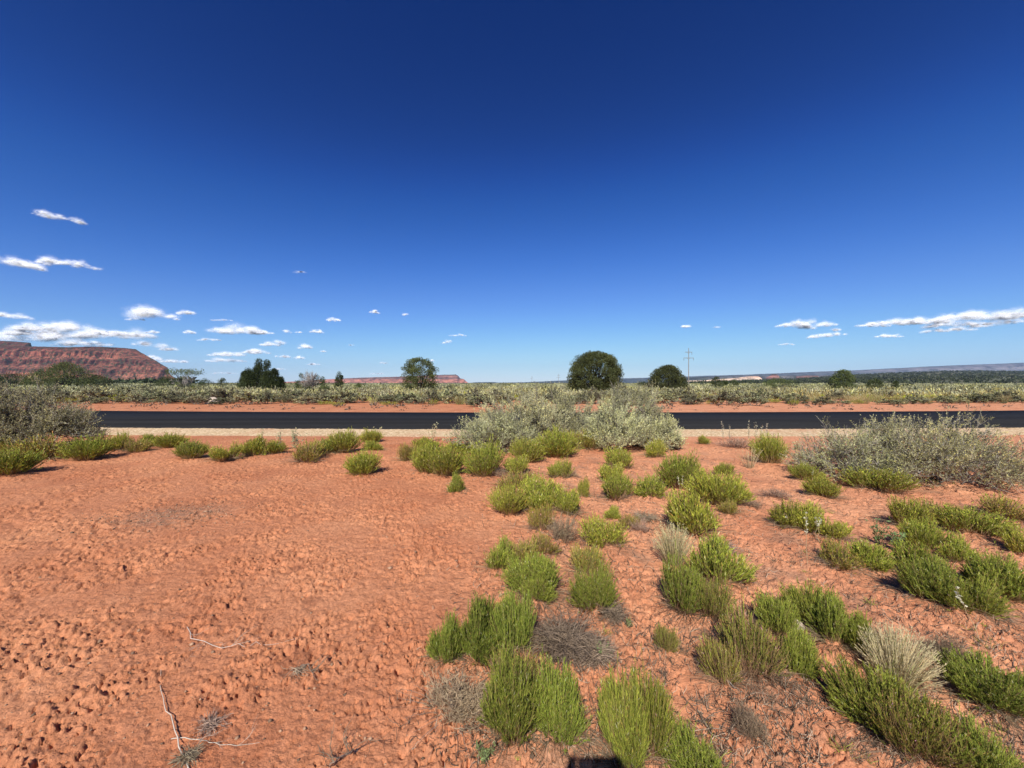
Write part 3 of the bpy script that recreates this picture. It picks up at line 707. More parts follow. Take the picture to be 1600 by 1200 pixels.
def Z_(za, zb, t): return za+(zb-za)*t
def strip(name, ya, yb, za, zb, mat, y0a, y0b, n=1500, m=5, xr=420, bumps=0.0):
    x = np.sign(np.linspace(-1, 1, n))*np.abs(np.linspace(-1, 1, n))**1.8*xr
    t = np.linspace(0, 1, m)
    X = np.repeat(x[:, None], m, 1); A = road_y(X, y0a)+ya; B = road_y(X, y0b)+yb
    jit = .55*fbm(X/1.4, X*0+ya, 23, 4) if bumps else 0
    A = A+jit*(ya < -1); B = B+.5*jit*(yb > .5)
    Y = A+(B-A)*t[None]; Z = za+(zb-za)*t[None]+bumps*fbm(X/.09, Y/.09, 7, 2)+bumps*fbm(X/.6, Y/.6, 9, 2)+bumps*2.6*fbm(X/1.1, Y/.7, 19, 4)*np.clip(1-np.minimum(t, 1-t)[None]*0-np.abs(Z_(za, zb, t)-min(za, zb))[None]/.03, 0, 1)
    V = np.stack([X, Y, Z], -1).reshape(-1, 3)
    i = (np.arange(n-1)[:, None]*m+np.arange(m-1)[None]).ravel()
    o = mk(name, V, np.stack([i, i+m, i+m+1, i+1], 1), mat, None, None, bumps > 0)
    return tag(o, kind='structure')
# black asphalt on a low bed, pale gravel shoulders sloping into the dirt on both sides
def road():
    n = 500; x = np.sign(np.linspace(-1, 1, n))*np.abs(np.linspace(-1, 1, n))**1.8*420
    rows = [(R0, 0, -.03), (R0+.02, 0, .035), (R0+3.4, 0, .075), (R1-.02, 0, .035), (R1, 0, -.03)]
    V = np.stack([np.stack([x, road_y(x, r[0])+.012*perlin(x/.35, x*0+r[0], 4), np.full(n, r[2])], -1) for r in rows], 1).reshape(-1, 3); m = len(rows)
    i = (np.arange(n-1)[:, None]*m+np.arange(m-1)[None]).ravel()
    tag(mk('road', V, np.stack([i, i+m, i+m+1, i+1], 1), M['asphalt']), kind='structure')
road()
strip('road_shoulder', -2.75, 0.06, -.045, .026, M['gravel'], R0, R0, n=2600, m=40, xr=60, bumps=.013)
strip('road_shoulder', -0.06, .95, .028, -.045, M['gravel'], R1, R1, n=1400, m=10, xr=80, bumps=.010)

# ------------------------------------------------------------------ mesas and far hills
def rock_mat(name, bands, dark, scrub, streak=0.4, sc=1.0):
    m, nt, o = nmat(name); tc = N(nt, 'ShaderNodeTexCoord').outputs['Object']
    at = N(nt, 'ShaderNodeAttribute', attribute_name='tint'); sp = N(nt, 'ShaderNodeSeparateColor'); nt.links.new(at.outputs['Color'], sp.inputs[0])
    # strata follow the height within the face (R); G is scrub cover
    nz = noise(nt, .012*sc, 6, .65, tc)
    ad = N(nt, 'ShaderNodeMath', operation='MULTIPLY_ADD'); nt.links.new(nz, ad.inputs[0]); ad.inputs[1].default_value = .14; nt.links.new(sp.outputs[0], ad.inputs[2])
    c = ramp(nt, ad.outputs[0], bands)
    mp = N(nt, 'ShaderNodeMapping'); mp.inputs['Scale'].default_value = (.004*sc, .004*sc, .22*sc); nt.links.new(tc, mp.inputs[0])
    c = mixc(nt, 'MULTIPLY', c, ramp(nt, noise(nt, 1, 6, .7, mp.outputs[0]), [(.32, (.55, .5, .5)), (.5, (1, 1, 1)), (.7, (1.2, 1.15, 1.1))]), streak)
    mp2 = N(nt, 'ShaderNodeMapping'); mp2.inputs['Scale'].default_value = (.022*sc, .022*sc, .09*sc); nt.links.new(tc, mp2.inputs[0])
    c = mixc(nt, 'MULTIPLY', c, ramp(nt, noise(nt, 1, 7, .75, mp2.outputs[0]), [(.40, (.30, .28, .28)), (.50, (.95, .95, .95)), (.64, (1.5, 1.38, 1.32))]), .9)
    dots = ramp(nt, noise(nt, .11*sc, 4, .75, tc), [(.50, (0, 0, 0)), (.56, (1, 1, 1))])
    f = N(nt, 'ShaderNodeMath', operation='MULTIPLY'); nt.links.new(dots, f.inputs[0]); nt.links.new(sp.outputs[1], f.inputs[1])
    c = mixc(nt, 'MIX', c, scrub, f.outputs[0])
    f2 = N(nt, 'ShaderNodeMath', operation='MULTIPLY'); f2.inputs[1].default_value = .9; nt.links.new(sp.outputs[2], f2.inputs[0])
    c = mixc(nt, 'MIX', c, dark, f2.outputs[0])
    p = N(nt, 'ShaderNodeBsdfPrincipled'); p.inputs['Roughness'].default_value = .95; p.inputs['Specular IOR Level'].default_value = .1
    nt.links.new(c, p.inputs['Base Color']); nt.links.new(p.outputs[0], o.inputs[0]); return m
def mesa(name, top, Yd, mat, slope=1.5, nu=700, nv=90, rough=1.0, seed=1, terr=(.30, .5, .62, .80), depth=1500, scrub=.6, yskew=0.0, cap=.0, lean=0.0, gully=.16):
    """a flat-topped mesa: outline of its rim from points (x, y), standing Yd metres away, real slope and plateau behind"""
    top = np.array(top, float); px = np.linspace(top[0, 0], top[-1, 0], nu); ty = np.interp(px, top[:, 0], top[:, 1])
    yd = Yd+yskew*(px-px[0])
    x0 = (px-800)/FPX*yd
    Zt = np.maximum(CAMH+(HOR-ty)/FPX*yd, .5)
    jag = fbm(x0/(60*rough), x0*0+seed, seed, 4)*2.6*rough
    Zt = Zt+np.minimum(Zt*.04, 1)*jag*.8
    s = np.concatenate([np.linspace(0, 1, nv), 1+np.array([.02, .06, .15, .4, 1.0])])
    X = np.repeat(x0[:, None], len(s), 1); S = np.repeat(s[None], nu, 0)
    H = Zt[:, None]; base = H*slope*(1-np.clip(S, 0, 1))
    big = 70*rough
    gul = fbm(X/big, X*0+S*1.3+seed, seed+3, 5, .6)*H*gully*2*np.clip(S*3, 0, 1)*np.clip((1.02-S)*6, 0, 1)
    sv = np.clip(S+.035*fbm(X/(35*rough), S*3, seed+9, 3)*np.clip((1-S)*8, 0, 1), 0, 1)
    # terraces: talus, ledges, cliff bands
    a, b, c, d = terr
    prof = np.interp(sv, [0, a, a+.03, b, b+.03, c, c+.03, d, 1.0], [0, .25, .38, .50, .62, .70, .84, .93, 1.0])
    sm = .03*fbm(X/(14*rough), S*14, seed+20, 3)*np.clip(S*4, 0, 1)*np.clip((1-S)*10, 0, 1)
    Z = H*np.clip(prof+sm, 0, 1)
    Y = yd[:, None]-base+gul
    back = np.clip((S-1), 0, 1); Y = Y+back*depth
    X = X+back*depth*lean
    Z = np.where(S >= 1.99, 0, Z)-1.0
    V = np.stack([X, Y, Z], -1).reshape(-1, 3); m = len(s)
    i = (np.arange(nu-1)[:, None]*m+np.arange(m-1)[None]).ravel()
    Q = np.stack([i, i+m, i+m+1, i+1], 1)
    T = np.zeros((len(V), 3)); T[:, 0] = np.clip(Z/np.maximum(H.max(), 1), 0, 1).ravel()
    T[:, 1] = (scrub*np.clip(1.25-S*.35, 0, 1)*np.ones_like(X)).ravel(); T[:, 2] = np.where(S > 1.005, .95, cap*sstep(.93, .97, S)).ravel()
    o = mk(name, V, Q, mat, None, T, False); return tag(o, kind='structure')
mesa_red = rock_mat('mesa_red', [(0, (.30, .135, .090)), (.22, (.33, .135, .085)), (.30, (.17, .065, .045)), (.36, (.30, .115, .075)), (.48, (.16, .058, .042)), (.55, (.32, .120, .078)), (.70, (.28, .10, .066)), (.76, (.12, .045, .034)), (.86, (.22, .080, .055)), (.92, (.07, .030, .024)), (1, (.12, .05, .036))], (.030, .032, .020), (.062, .062, .036))
mesa_pink = rock_mat('mesa_pink', [(0, (.42, .17, .11)), (.45, (.42, .165, .105)), (.52, (.16, .08, .065)), (.68, (.22, .11, .085)), (.8, (.28, .13, .10)), (1, (.10, .07, .06))], (.045, .045, .03), (.11, .09, .055), .6, .5)
mesa_tan = rock_mat('mesa_tan', [(0, (.62, .46, .33)), (.6, (.66, .50, .37)), (1, (.50, .33, .24))], (.04, .048, .03), (.10, .10, .06), .6, .7)
mesa_blue = rock_mat('mesa_blue', [(0, (.045, .055, .05)), (.40, (.07, .075, .075)), (.58, (.18, .165, .17)), (.75, (.13, .12, .13)), (.88, (.07, .075, .08)), (1, (.045, .055, .055))], (.04, .046, .03), (.05, .058, .035), .6, .25)  # bluish bands: part of the distance haze is put into the base colour
# the near red mesa and its darker upper tier
mesa('red_mesa_hill', [(-420, 520), (-200, 530), (0, 539), (60, 541), (100, 542), (150, 541), (190, 543), (212, 545), (220, 550), (232, 557), (245, 564), (256, 571), (262, 574), (264, 583), (272, 590), (292, 598), (330, 600)], 1500, mesa_red, slope=1.25, nu=1500, nv=120, rough=.62, seed=4, scrub=.95, cap=.5, gully=.22, lean=-1.5, depth=500)
mesa('upper_mesa_hill', [(-420, 512), (-100, 527), (0, 532), (20, 533), (48, 535), (51, 542), (60, 548), (70, 598)], 1620, mesa_red, slope=.9, nu=500, nv=60, rough=.6, seed=8, scrub=1.0, cap=.95, lean=-1.6, depth=300)
mesa('far_red_mesa_hill', [(330, 599.5), (380, 598.5), (420, 597), (460, 596), (500, 593), (560, 590), (600, 589), (640, 588), (670, 586), (690, 585.5), (712, 585), (716, 587), (719, 591), (725, 592), (729, 596), (735, 600.5)], 4200, mesa_pink, slope=1.5, nu=600, nv=60, rough=1.6, seed=12, scrub=.35, lean=-.4, depth=600)
mesa('distant_mesa_hill', [(728, 598.6), (742, 597.2), (770, 596.8), (776, 597.8), (820, 597.2), (870, 594.8), (900, 593.6), (980, 591), (1080, 588), (1180, 585), (1300, 580), (1380, 577), (1450, 573.5), (1540, 569), (1600, 567), (1800, 558)], 6200, mesa_blue, slope=2.4, nu=900, nv=50, rough=3.5, seed=15, scrub=.2, terr=(.35, .55, .62, .8))
mesa('pale_ridge_hill', [(1070, 600), (1074, 594.5), (1100, 594), (1120, 592), (1150, 590.5), (1170, 587.5), (1185, 588), (1190, 592), (1210, 600)], 2600, mesa_tan, slope=1.2, nu=300, nv=40, rough=1.0, seed=18, scrub=.35, lean=.5, depth=200)
mesa('small_red_hill', [(1192, 600), (1197, 590), (1203, 587), (1206, 584), (1214, 584.5), (1216, 589), (1226, 593), (1236, 600)], 2700, mesa_pink, slope=1.0, nu=160, nv=30, rough=1.0, seed=19, scrub=.1, lean=.65, depth=100)
mesa('wooded_ridge_hill', [(1060, 600), (1080, 592.5), (1100, 590), (1130, 588.5), (1165, 586.5), (1200, 587), (1300, 586), (1400, 584), (1500, 582), (1600, 579)], 3100, mesa_blue, slope=2.0, nu=300, nv=24, rough=2.0, seed=22, scrub=.9, cap=.9)
mesa('buff_band_hill', [(1240, 600), (1244, 588), (1262, 586), (1276, 586.5), (1282, 600)], 3000, mesa_pink, slope=1.0, nu=120, nv=20, rough=1.0, seed=29, scrub=.2, lean=.7, depth=100)

# gentle wooded rise towards +X, with its far-off woodland as stuff
RISE = np.array([(1020, 600), (1080, 598), (1160, 594.5), (1240, 591.5), (1320, 586), (1400, 582), (1470, 579.5), (1540, 579), (1600, 580), (1750, 580), (2000, 578)], float)
def rise_z(px, t):
    """height of the rise at picture column px (as a direction) and fraction t of its depth"""
    zt = CAMH+(HOR-np.interp(px, RISE[:, 0], RISE[:, 1]))/FPX*1900
    return zt*t**1.15
def rise():
    nu, nv = 260, 50; px = np.linspace(1020, 1950, nu); t = np.linspace(0, 1.15, nv)
    PX, T = np.meshgrid(px, t, indexing='ij'); Y = 420+T*1480; X = (PX-800)/FPX*Y
    Z = rise_z(PX, np.minimum(T, 1))*np.where(T > 1, 1-(T-1)/.15, 1)+2.0*fbm(X/120, Y/120, 5, 3)*np.clip(T*6, 0, 1)-.8
    V = np.stack([X, Y, Z], -1).reshape(-1, 3); i = (np.arange(nu-1)[:, None]*nv+np.arange(nv-1)[None]).ravel()
    T3 = np.zeros((len(V), 3)); T3[:, 1] = .9
    tag(mk('wooded_rise_hill', V, np.stack([i, i+nv, i+nv+1, i+1], 1), M['rise'], None, T3, True), kind='structure')
M['rise'] = simple('rise_soil', lambda nt, tc: ramp(nt, noise(nt, .02, 8, .75, tc), [(.38, (.060, .072, .038)), (.52, (.11, .11, .06)), (.66, (.22, .17, .10)), (.74, (.36, .24, .15))]))
rise()
def blob_trees(name, X, Y, Z, S, mat, seed, nf=26, flat=.8):
    """many far trees merged: each a ragged cluster of facets"""
    r = np.random.default_rng(seed); n = len(X); m = n*nf; i = np.repeat(np.arange(n), nf)
    d = norm(r.normal(size=(m, 3))); d[:, 2] = np.abs(d[:, 2])
    B = np.stack([X, Y, Z], -1)[i]+d*S[i][:, None]*np.array([.5, .5, flat])*r.uniform(.3, .85, (m, 1))
    D = norm(d+r.normal(0, .6, (m, 3)))
    C = np.ones((m, 3))*((.6+.7*r.random(n))[i]*(.7+.6*r.random(m)))[:, None]
    a = Acc(); leaves(a, B, D, S[i]*.45*r.uniform(.6, 1.3, m), S[i]*.30*r.uniform(.6, 1.3, m), C, r)
    return tag(a.build(name, mat), kind='stuff')
rw = np.random.default_rng(77)
n = 5200; T = rw.random(n)**.8; PXw = rw.uniform(1035, 1930, n); Yw = 420+T*1480
blob_trees('distant_woods', (PXw-800)/FPX*Yw, Yw, rise_z(PXw, T)-.4+2.0*fbm((PXw-800)/FPX*Yw/120, Yw/120, 5, 3)*np.clip(T*6, 0, 1)-.4, rw.uniform(3, 6.5, n), M['piny'], 78)
# scrub woodland at the foot of the red mesa
n = 900; PXw = rw.uniform(-120, 300, n); Yw = rw.uniform(260, 900, n)
blob_trees('mesa_foot_woods', (PXw-800)/FPX*Yw, Yw, np.full(n, 0.0), rw.uniform(4, 7, n), M['piny'], 79, nf=40)
n = 420; PXw = rw.uniform(270, 1060, n); Yw = rw.uniform(500, 1800, n)
blob_trees('plain_woods', (PXw-800)/FPX*Yw, Yw, np.full(n, -.2), rw.uniform(1.5, 3.6, n), M['piny'], 80)

# ------------------------------------------------------------------ near shrubs
protos = {}
for kd, seeds in (('b', (1, 2, 3, 4)), ('g', (11, 12, 13, 14, 15, 16)), ('o', (21, 22, 23, 24)), ('d', (31, 32, 33))):
    protos[kd] = [snakeweed(s, kd, 620 if kd != 'd' else 190, 17) for s in seeds]
protosN = {}
for kd, seeds in (('b', (41, 42, 43)), ('g', (51, 52, 53, 54, 55)), ('o', (61, 62, 63)), ('d', (71, 72))):
    protosN[kd] = [snakeweed(s, kd, 1250 if kd != 'd' else 420, 42, near_=True) for s in seeds]
used = set()
rp = np.random.default_rng(99)
cnt = {}
for kd, px, by, w, ty, lab in SHRUBS:
    by2 = by-0.04*(by-ty)
    X, Y = gp(px, by2)
    W = w*(1.08 if kd == 'b' and Y >= 2.9 else (1.36 if Y < 2.9 else 1.24))/FPX*Y; H = max(.05, (by-ty)/FPX*Y*1.0)
    near = Y < 2.9
    ps = (protosN if near else protos)[kd]
    k = cnt.get((near, kd), 0); cnt[(near, kd)] = k+1
    p = ps[k % len(ps)]
    if p.name not in used: used.add(p.name); o = p
    else: o = copy_tree(p)
    H = H/ (1.0 if Y > 4 else 1.0)
    o.location = (X, Y, float(gz(X, Y)[0])-.012)
    o.rotation_euler = (rp.normal(0, .05), rp.normal(0, .05), rp.uniform(0, 2*pi))
    if lab.startswith('flattened'): o.rotation_euler = (0, 0, 2.6); H *= .8
    o.scale = (W, W*.92, H)
    tag(o, lab, 'shrub', G_SN)
    if kd == 'd': o.name = 'dead_shrub'; o['category'] = 'dead shrub'; o['group'] = 'dead shrubs among the snakeweed'

def put(o, px, by, label=None, rz=0.0):
    X, Y = gp(px, by); o.location = (X, Y, float(gz(X, Y)[0])-.02); o.rotation_euler = (0, 0, rz)
    if label: o['label'] = label
    return o
def S(px_w, by): return px_w/FPX*(CAMH*FPX/(by-HOR))
# the central mound: several big sagebrushes, each its own plant
G_BS = 'big grey sagebrushes on the near side of the road'
CEN = [  # seed, x, base y, width px, top y, ncl, shoots, leaves, upness, bare, label
 (101, 778, 704, 150, 640, 260, 10, 15, .55, .10, 'pale sagebrush lobe with bare twiggy tips reaching over the black road'),
 (102, 822, 694, 150, 598, 330, 10, 15, .85, .03, 'tall silvery sagebrush with the highest yellow-tipped crown of the mound'),
 (103, 880, 690, 104, 604, 210, 11, 17, .9, .03, 'grey-green sagebrush standing behind the dip of the mound'),
 (104, 962, 702, 124, 626, 240, 11, 15, .6, .12, 'blue-grey sagebrush lobe with white bare stems at its foot'),
 (105, 985, 690, 140, 598, 320, 10, 15, .8, .04, 'broad sagebrush crown at the far end of the mound, below the round juniper'),
 (106, 1034, 702, 74, 648, 130, 11, 17, .45, .04, 'small sagebrush lobe ending the mound beside the bare red dirt'),
]
for sd_, px, by, w, ty, ncl, nsh, nlf, up, bare, lab in CEN:
    W = S(w, by); H = S(by-ty, by)*1.02
    lsh = .17; Wc = W-lsh*.7; Hc = H-lsh*.75
    o = sagebrush('sagebrush', sd_, Wc, Wc*.85, Hc, ncl, nsh, nlf, lsh, .036, .011, upness=up, bare=bare, group=G_BS, label=lab, low=.12)
    put(o, px, by, lab)
# scraggly saltbush of the far end: twiggy, spreading
SB = [(111, 1335, 768, 200, 666, 330, 9, 12, .35, .30, 'scraggly grey saltbush half, full of bare crossing twigs'),
      (112, 1462, 772, 260, 644, 470, 10, 14, .42, .12, 'big spreading pale green saltbush half with leafy horizontal branches')]
for sd_, px, by, w, ty, ncl, nsh, nlf, up, bare, lab in SB:
    by0 = by-22; W = S(w, by0); H = S(by0-ty, by0); lsh = .14
    o = sagebrush('saltbush', sd_, W-lsh, (W-lsh)*.72, H-lsh*.5, ncl, nsh, nlf, lsh, .027, .0085, nmain=26, upness=up, bare=bare, group='saltbushes near the road', label=lab, low=.1, wr=.013, flat=1.3, leafmat_='salt', tipcol=(1.2, 1.15, .8))
    put(o, px, by0, lab)
o = sagebrush('sagebrush', 121, S(235, 706)-.15, S(160, 706), S(103, 706)-.05, 620, 10, 16, .16, .034, .011, nmain=26, upness=.4, bare=.05, group=G_BS, label='x', low=.22, wr=.02, flat=1.25, leafmat_='sage_olive')
put(o, 25, 706, 'big shadowed olive-grey sagebrush with dark branches, cut by the frame edge')
# grasses
gt = [(201, 1053, 881, 66, 808, 420, (0, 0), 'upright blond grass tuft glowing between green snakeweed clumps'),
      (202, 1402, 1078, 104, 984, 900, (.15, .1), 'large leaning blond grass tuft with fine pale stems')]
for sd_, px, by, w, ty, n_, lean, lab in gt:
    o = grass_tuft('grass_tuft', sd_, n_, lean, group='blond grass tufts among the snakeweed', label=lab)
    put(o, px, by, lab); s = S(w, by); o.scale = (s, s, S(by-ty, by))
o = grass_tuft('grass_tuft', 203, 260, (0, 0), 'weedgrass', group='blond grass tufts among the snakeweed') if False else None
M['yelgrass'] = leafmat('yellow_green_blade', (.42, .42, .19), .3, .1)
o = grass_tuft('grass_tuft', 204, 360, (-.1, 0), 'yelgrass', label='x'); put(o, 992, 696, 'yellow-green grass tuft growing out of the sagebrush mound'); s = S(56, 696); o.scale = (s, s, S(54, 696))
o = grass_tuft('grass_tuft', 205, 90, (0, 0), 'straw', label='x', spread=.6); put(o, 1172, 731, 'thin pale dry grass stems beside the tall bright snakeweed clump'); s = S(34, 731); o.scale = (s, s, S(40, 731))

# ------------------------------------------------------------------ dead wood, weeds, stones near the camera
def twig(acc, r, p0, d0, L, w, depth=0, C=1.0, zmin=True, curl=.25, k=8):
    """one crooked branch lying on the ground, with side twigs"""
    P = [np.array(p0, float)]; d = np.array(d0, float); d /= np.linalg.norm(d)
    for _ in range(k-1):
        d = d+r.normal(0, curl, 3)*np.array([1, 1, .35]); d /= np.linalg.norm(d); q = P[-1]+d*L/(k-1)
        q[2] = max(q[2], float(gz(q[0], q[1])[0])+w*.6)
        P.append(q)
    P = np.array(P); tubes(acc, P[None], np.linspace(w, w*.35, k)[None], np.ones((1, k, 3))*C*r.uniform(.85, 1.1), 5)
    if depth:
        for _ in range(3+depth):
            j = r.integers(1, k-1); dd = P[j+1]-P[j]; dd /= np.linalg.norm(dd); a = r.choice([-1, 1])*r.uniform(.4, 1.0)
            dd = np.array([dd[0]*cos(a)-dd[1]*sin(a), dd[0]*sin(a)+dd[1]*cos(a), dd[2]+r.uniform(-.1, .35)])
            twig(acc, r, P[j], dd, L*r.uniform(.25, .5), w*.55, depth-1, C, curl=curl, k=6)
    return P
def path_branch(px_pts, w, mat, label, seed, sides=6, name='dead_branch'):
    r = np.random.default_rng(seed); G = np.array([gp(*p) for p in px_pts]); x0, y0 = G[0]
    root = empty(name, label, 'branch', 'dead branches lying on the dirt')
    t = np.linspace(0, 1, 16); s = np.linspace(0, 1, len(G))
    X = np.interp(t, s, G[:, 0])+r.normal(0, .004, 16); Y = np.interp(t, s, G[:, 1])+r.normal(0, .004, 16)
    Z = gz(X, Y)+w*.8+.012*np.sin(t*pi)
    P = np.stack([X, Y, Z], -1); a = Acc(); tubes(a, P[None], np.linspace(w, w*.3, 16)[None], np.ones((1, 16, 3)), 6)
    a.build('stem', M[mat], root)
    a = Acc()
    for _ in range(sides):
        j = r.integers(2, 13); d = P[j+1]-P[j]; an = r.choice([-1, 1])*r.uniform(.3, 1.1)
        d = np.array([d[0]*cos(an)-d[1]*sin(an), d[0]*sin(an)+d[1]*cos(an), .01]); twig(a, r, P[j], d, r.uniform(.06, .2), w*.45, 1, .8, k=7)
    if sides: a.build('twigs', M[mat], root)
path_branch([(296, 1215), (276, 1165), (262, 1120), (250, 1085), (248, 1045)], .0026, 'bleached', 'long bleached stick curving up from the bottom edge', 1, 0)
path_branch([(290, 975), (300, 1000), (345, 1018), (385, 1010), (420, 1008), (462, 998)], .0020, 'bleached', 'curved pale stick lying across the middle of the open dirt', 2, 7)
path_branch([(262, 1158), (320, 1165), (360, 1172), (405, 1162)], .0018, 'bleached', 'thin pale stick beside the long bleached one', 3, 4)
path_branch([(470, 1040), (482, 1045), (492, 1065)], .004, 'dead', 'short dark forked twig beside the round footprint', 4, 5)
path_branch([(560, 1175), (530, 1195), (505, 1215)], .004, 'dead', 'dark twig bundle in the crack at the bottom edge', 5, 8)
path_branch([(1125, 1075), (1140, 1085), (1160, 1096)], .0045, 'wood', 'short thick greyish stick on orange dirt beside brown snakeweed', 6, 0)
path_branch([(1090, 1112), (1106, 1140), (1112, 1152), (1130, 1160)], .005, 'dead', 'dark bent stick with a fork lying near the bottom edge', 7, 3)
path_branch([(990, 1075), (1012, 1100), (1030, 1120), (1046, 1150)], .0035, 'dead', 'thin dark stick near the sparse stems at the bottom', 8, 4)
path_branch([(880, 840), (905, 800), (925, 815)], .004, 'dead', 'crooked dark twig lying among middle snakeweed clumps', 9, 5)

# grey twig tangle: many fine crossing dead stems
def tangle(px, by, w, h, seed, label, n=420, mat='wood'):
    r = np.random.default_rng(seed); X, Y = gp(px, by); W = S(w, by); root = empty('twig_tangle', label, 'dead shrub', 'dead shrubs among the snakeweed', (X, Y, float(gz(X, Y)[0])))
    a = Acc(); k = 6; t = np.linspace(0, 1, k)[None, :, None]
    ph = r.uniform(0, 2*pi, n); rr = r.uniform(.2, 1, n)**.6*W*.55
    b = np.stack([r.normal(0, .10*W, n), r.normal(0, .10*W, n), r.uniform(0, .02, n)], -1)
    e = np.stack([np.cos(ph)*rr, np.sin(ph)*rr*1.1, r.uniform(.0, 1, n)**1.5*h], -1)
    P = b[:, None]*(1-t)+e[:, None]*t; P[..., 2] += (np.sin(t*pi)*.25*h)[..., 0]; P[:, 1:] += np.cumsum(r.normal(0, .012*W, (n, k-1, 3)), 1)*np.array([1, 1, .4])
    P[..., 2] = np.maximum(P[..., 2], .003)
    tubes(a, P, np.linspace(.0019, .0007, k)[None]*r.uniform(.6, 1.6, (n, 1)), np.ones((n, k, 3))*r.uniform(.5, 1.9, (n, 1, 1)), 3)
    m = n*4; i = r.integers(0, n, m); j = r.integers(1, k, m); B = P[i, j]; D = norm(norm(P[i, -1]-P[i, 0])+r.normal(0, .7, (m, 3))*np.array([1, 1, .5])); L = r.uniform(.02, .06, m)
    Q = np.stack([B, B+D*(L*.5)[:, None]+r.normal(0, .004, (m, 3)), B+D*L[:, None]+r.normal(0, .006, (m, 3))], 1); Q[..., 2] = np.maximum(Q[..., 2], .002)
    ribbons(a, Q, np.full((m, 3), .0016), np.ones((m, 3, 3))*r.uniform(.6, 1.6, (m, 1, 1)), r)
    a.build('twigs', M[mat], root); return root
tangle(885, 1012, 120, .13, 1, 'big grey tangle of dead twigs in front of the mixed green clump', 620, 'dead')
tangle(930, 1030, 70, .07, 2, 'low edge tangle of grey twigs beside the big grey one', 260, 'dead')
tangle(960, 968, 46, .06, 3, 'small scatter of brown dead twigs behind the grey tangles', 160, 'dead')
tangle(1010, 812, 46, .08, 4, 'brown twig tangle between the small dull clump and the blond tuft', 160, 'dead')
tangle(1130, 862, 50, .05, 5, 'flat brown twig litter clump behind the white-specked broad clump', 140, 'dead')

tangle(326, 1138, 28, .02, 6, 'small dry brown tuft beside the long bleached stick', 60, 'dead')
tangle(290, 1190, 22, .02, 7, 'dark heap of dead twigs at the foot of the long bleached stick', 50, 'dead')
tangle(462, 1052, 30, .012, 9, 'few dead stems over the largest footprint', 16, 'dead')
# white-flowered stalks and leafy weeds
def stalk(px, by, ty, seed, label, lean=0.0, n=1):
    r = np.random.default_rng(seed); X, Y = gp(px, by); H = S(by-ty, by); root = empty('flower_stalk', label, 'plant', 'white-flowered stalks', (X, Y, float(gz(X, Y)[0])))
    a = Acc(); f = Acc(); k = 7; t = np.linspace(0, 1, k)
    for s in range(n):
        dx = r.normal(0, .03)*(n > 1)
        P = np.stack([dx*t+lean*t**1.3+r.normal(0, .004, k), r.normal(0, .004, k)+.02*t, H*t-.01], -1)
        tubes(a, P[None], np.linspace(.0022, .001, k)[None], np.ones((1, k, 3)), 4)
        m = 26; tt = r.uniform(.55, 1, m); B = np.stack([np.interp(tt, t, P[:, c]) for c in range(3)], -1)
        D = norm(r.normal(0, 1, (m, 3))*np.array([1, 1, .5])+np.array([0, 0, .2])); leaves(f, B, D, r.uniform(.012, .022, m), r.uniform(.009, .014, m), np.ones((m, 3))*r.uniform(.8, 1.3, (m, 1)), r)
    a.build('stem', M['straw'], root); f.build('flowers', M['pod'], root); return root
stalk(1262, 884, 802, 1, 'tall thin stalk with white flowers before the diagonal snakeweed row')
stalk(1277, 848, 813, 2, 'shorter stalk with clustered white flowers beside the tall thin one', n=2)
stalk(1232, 832, 812, 3, 'tiny white-flowered sprig at the start of the diagonal row')
stalk(1531, 1002, 918, 4, 'leaning stalk with white pods over the bare dirt', lean=-.12)
stalk(1012, 778, 758, 5, 'pair of whitish flower tips in the spreading snakeweed clump', n=2)
stalk(1064, 776, 744, 6, 'white-tipped stems standing in the tallest bright clump', n=2)
stalk(1271, 756, 735, 7, 'little white stalk in the small bright clump by the saltbush')
stalk(822, 1118, 1084, 8, 'white seed stalk inside the dense green pair', n=2)
def leafy(px, by, w, ty, seed, label, nst=9, mat='weed', name='leafy_weed', ll=.028, group='leafy weeds'):
    r = np.random.default_rng(seed); X, Y = gp(px, by); W = S(w, by); H = S(by-ty, by); root = empty(name, label, 'weed', group, (X, Y, float(gz(X, Y)[0])))
    a = Acc(); k = 6; t = np.linspace(0, 1, k)[None, :, None]; ph = r.uniform(0, 2*pi, nst); rr = r.uniform(.1, 1, nst)*W/2
    e = np.stack([np.cos(ph)*rr, np.sin(ph)*rr, H*r.uniform(.55, 1, nst)], -1); P = e[:, None]*t; P[:, 1:-1] += r.normal(0, .05*W, (nst, k-2, 3)); P[..., 2] = np.maximum(P[..., 2], 0)
    tubes(a, P, np.linspace(.0025, .001, k)[None]*np.ones((nst, 1)), np.ones((nst, k, 3)), 4); a.build('stems', M['snake_stem'], root)
    m = nst*22; i = r.integers(0, nst, m); tt = r.uniform(.15, 1, m); j = np.minimum((tt*5).astype(int), 4); f = (tt*5-j)[:, None]
    B = P[i, j]*(1-f)+P[i, j+1]*f; D = norm(r.normal(0, 1, (m, 3))*np.array([1, 1, .5])+np.array([0, 0, .35])); L = ll*r.uniform(.6, 1.3, m)
    a = Acc(); leaves(a, B, D, L, L*.42, np.ones((m, 3))*r.uniform(.7, 1.3, (m, 1)), r); a.build('leaves', M[mat], root); return root
leafy(1373, 850, 36, 808, 1, 'grey-green leafy weed behind two joined snakeweed clumps')
leafy(1404, 864, 34, 826, 2, 'lighter leafy weed beside the bright clump at the green mass')
leafy(1085, 752, 30, 722, 3, 'broad-leaved weed against the tallest bright clump')
leafy(403, 708, 30, 682, 4, 'dark leafy weed beside the dark green roadside clump')
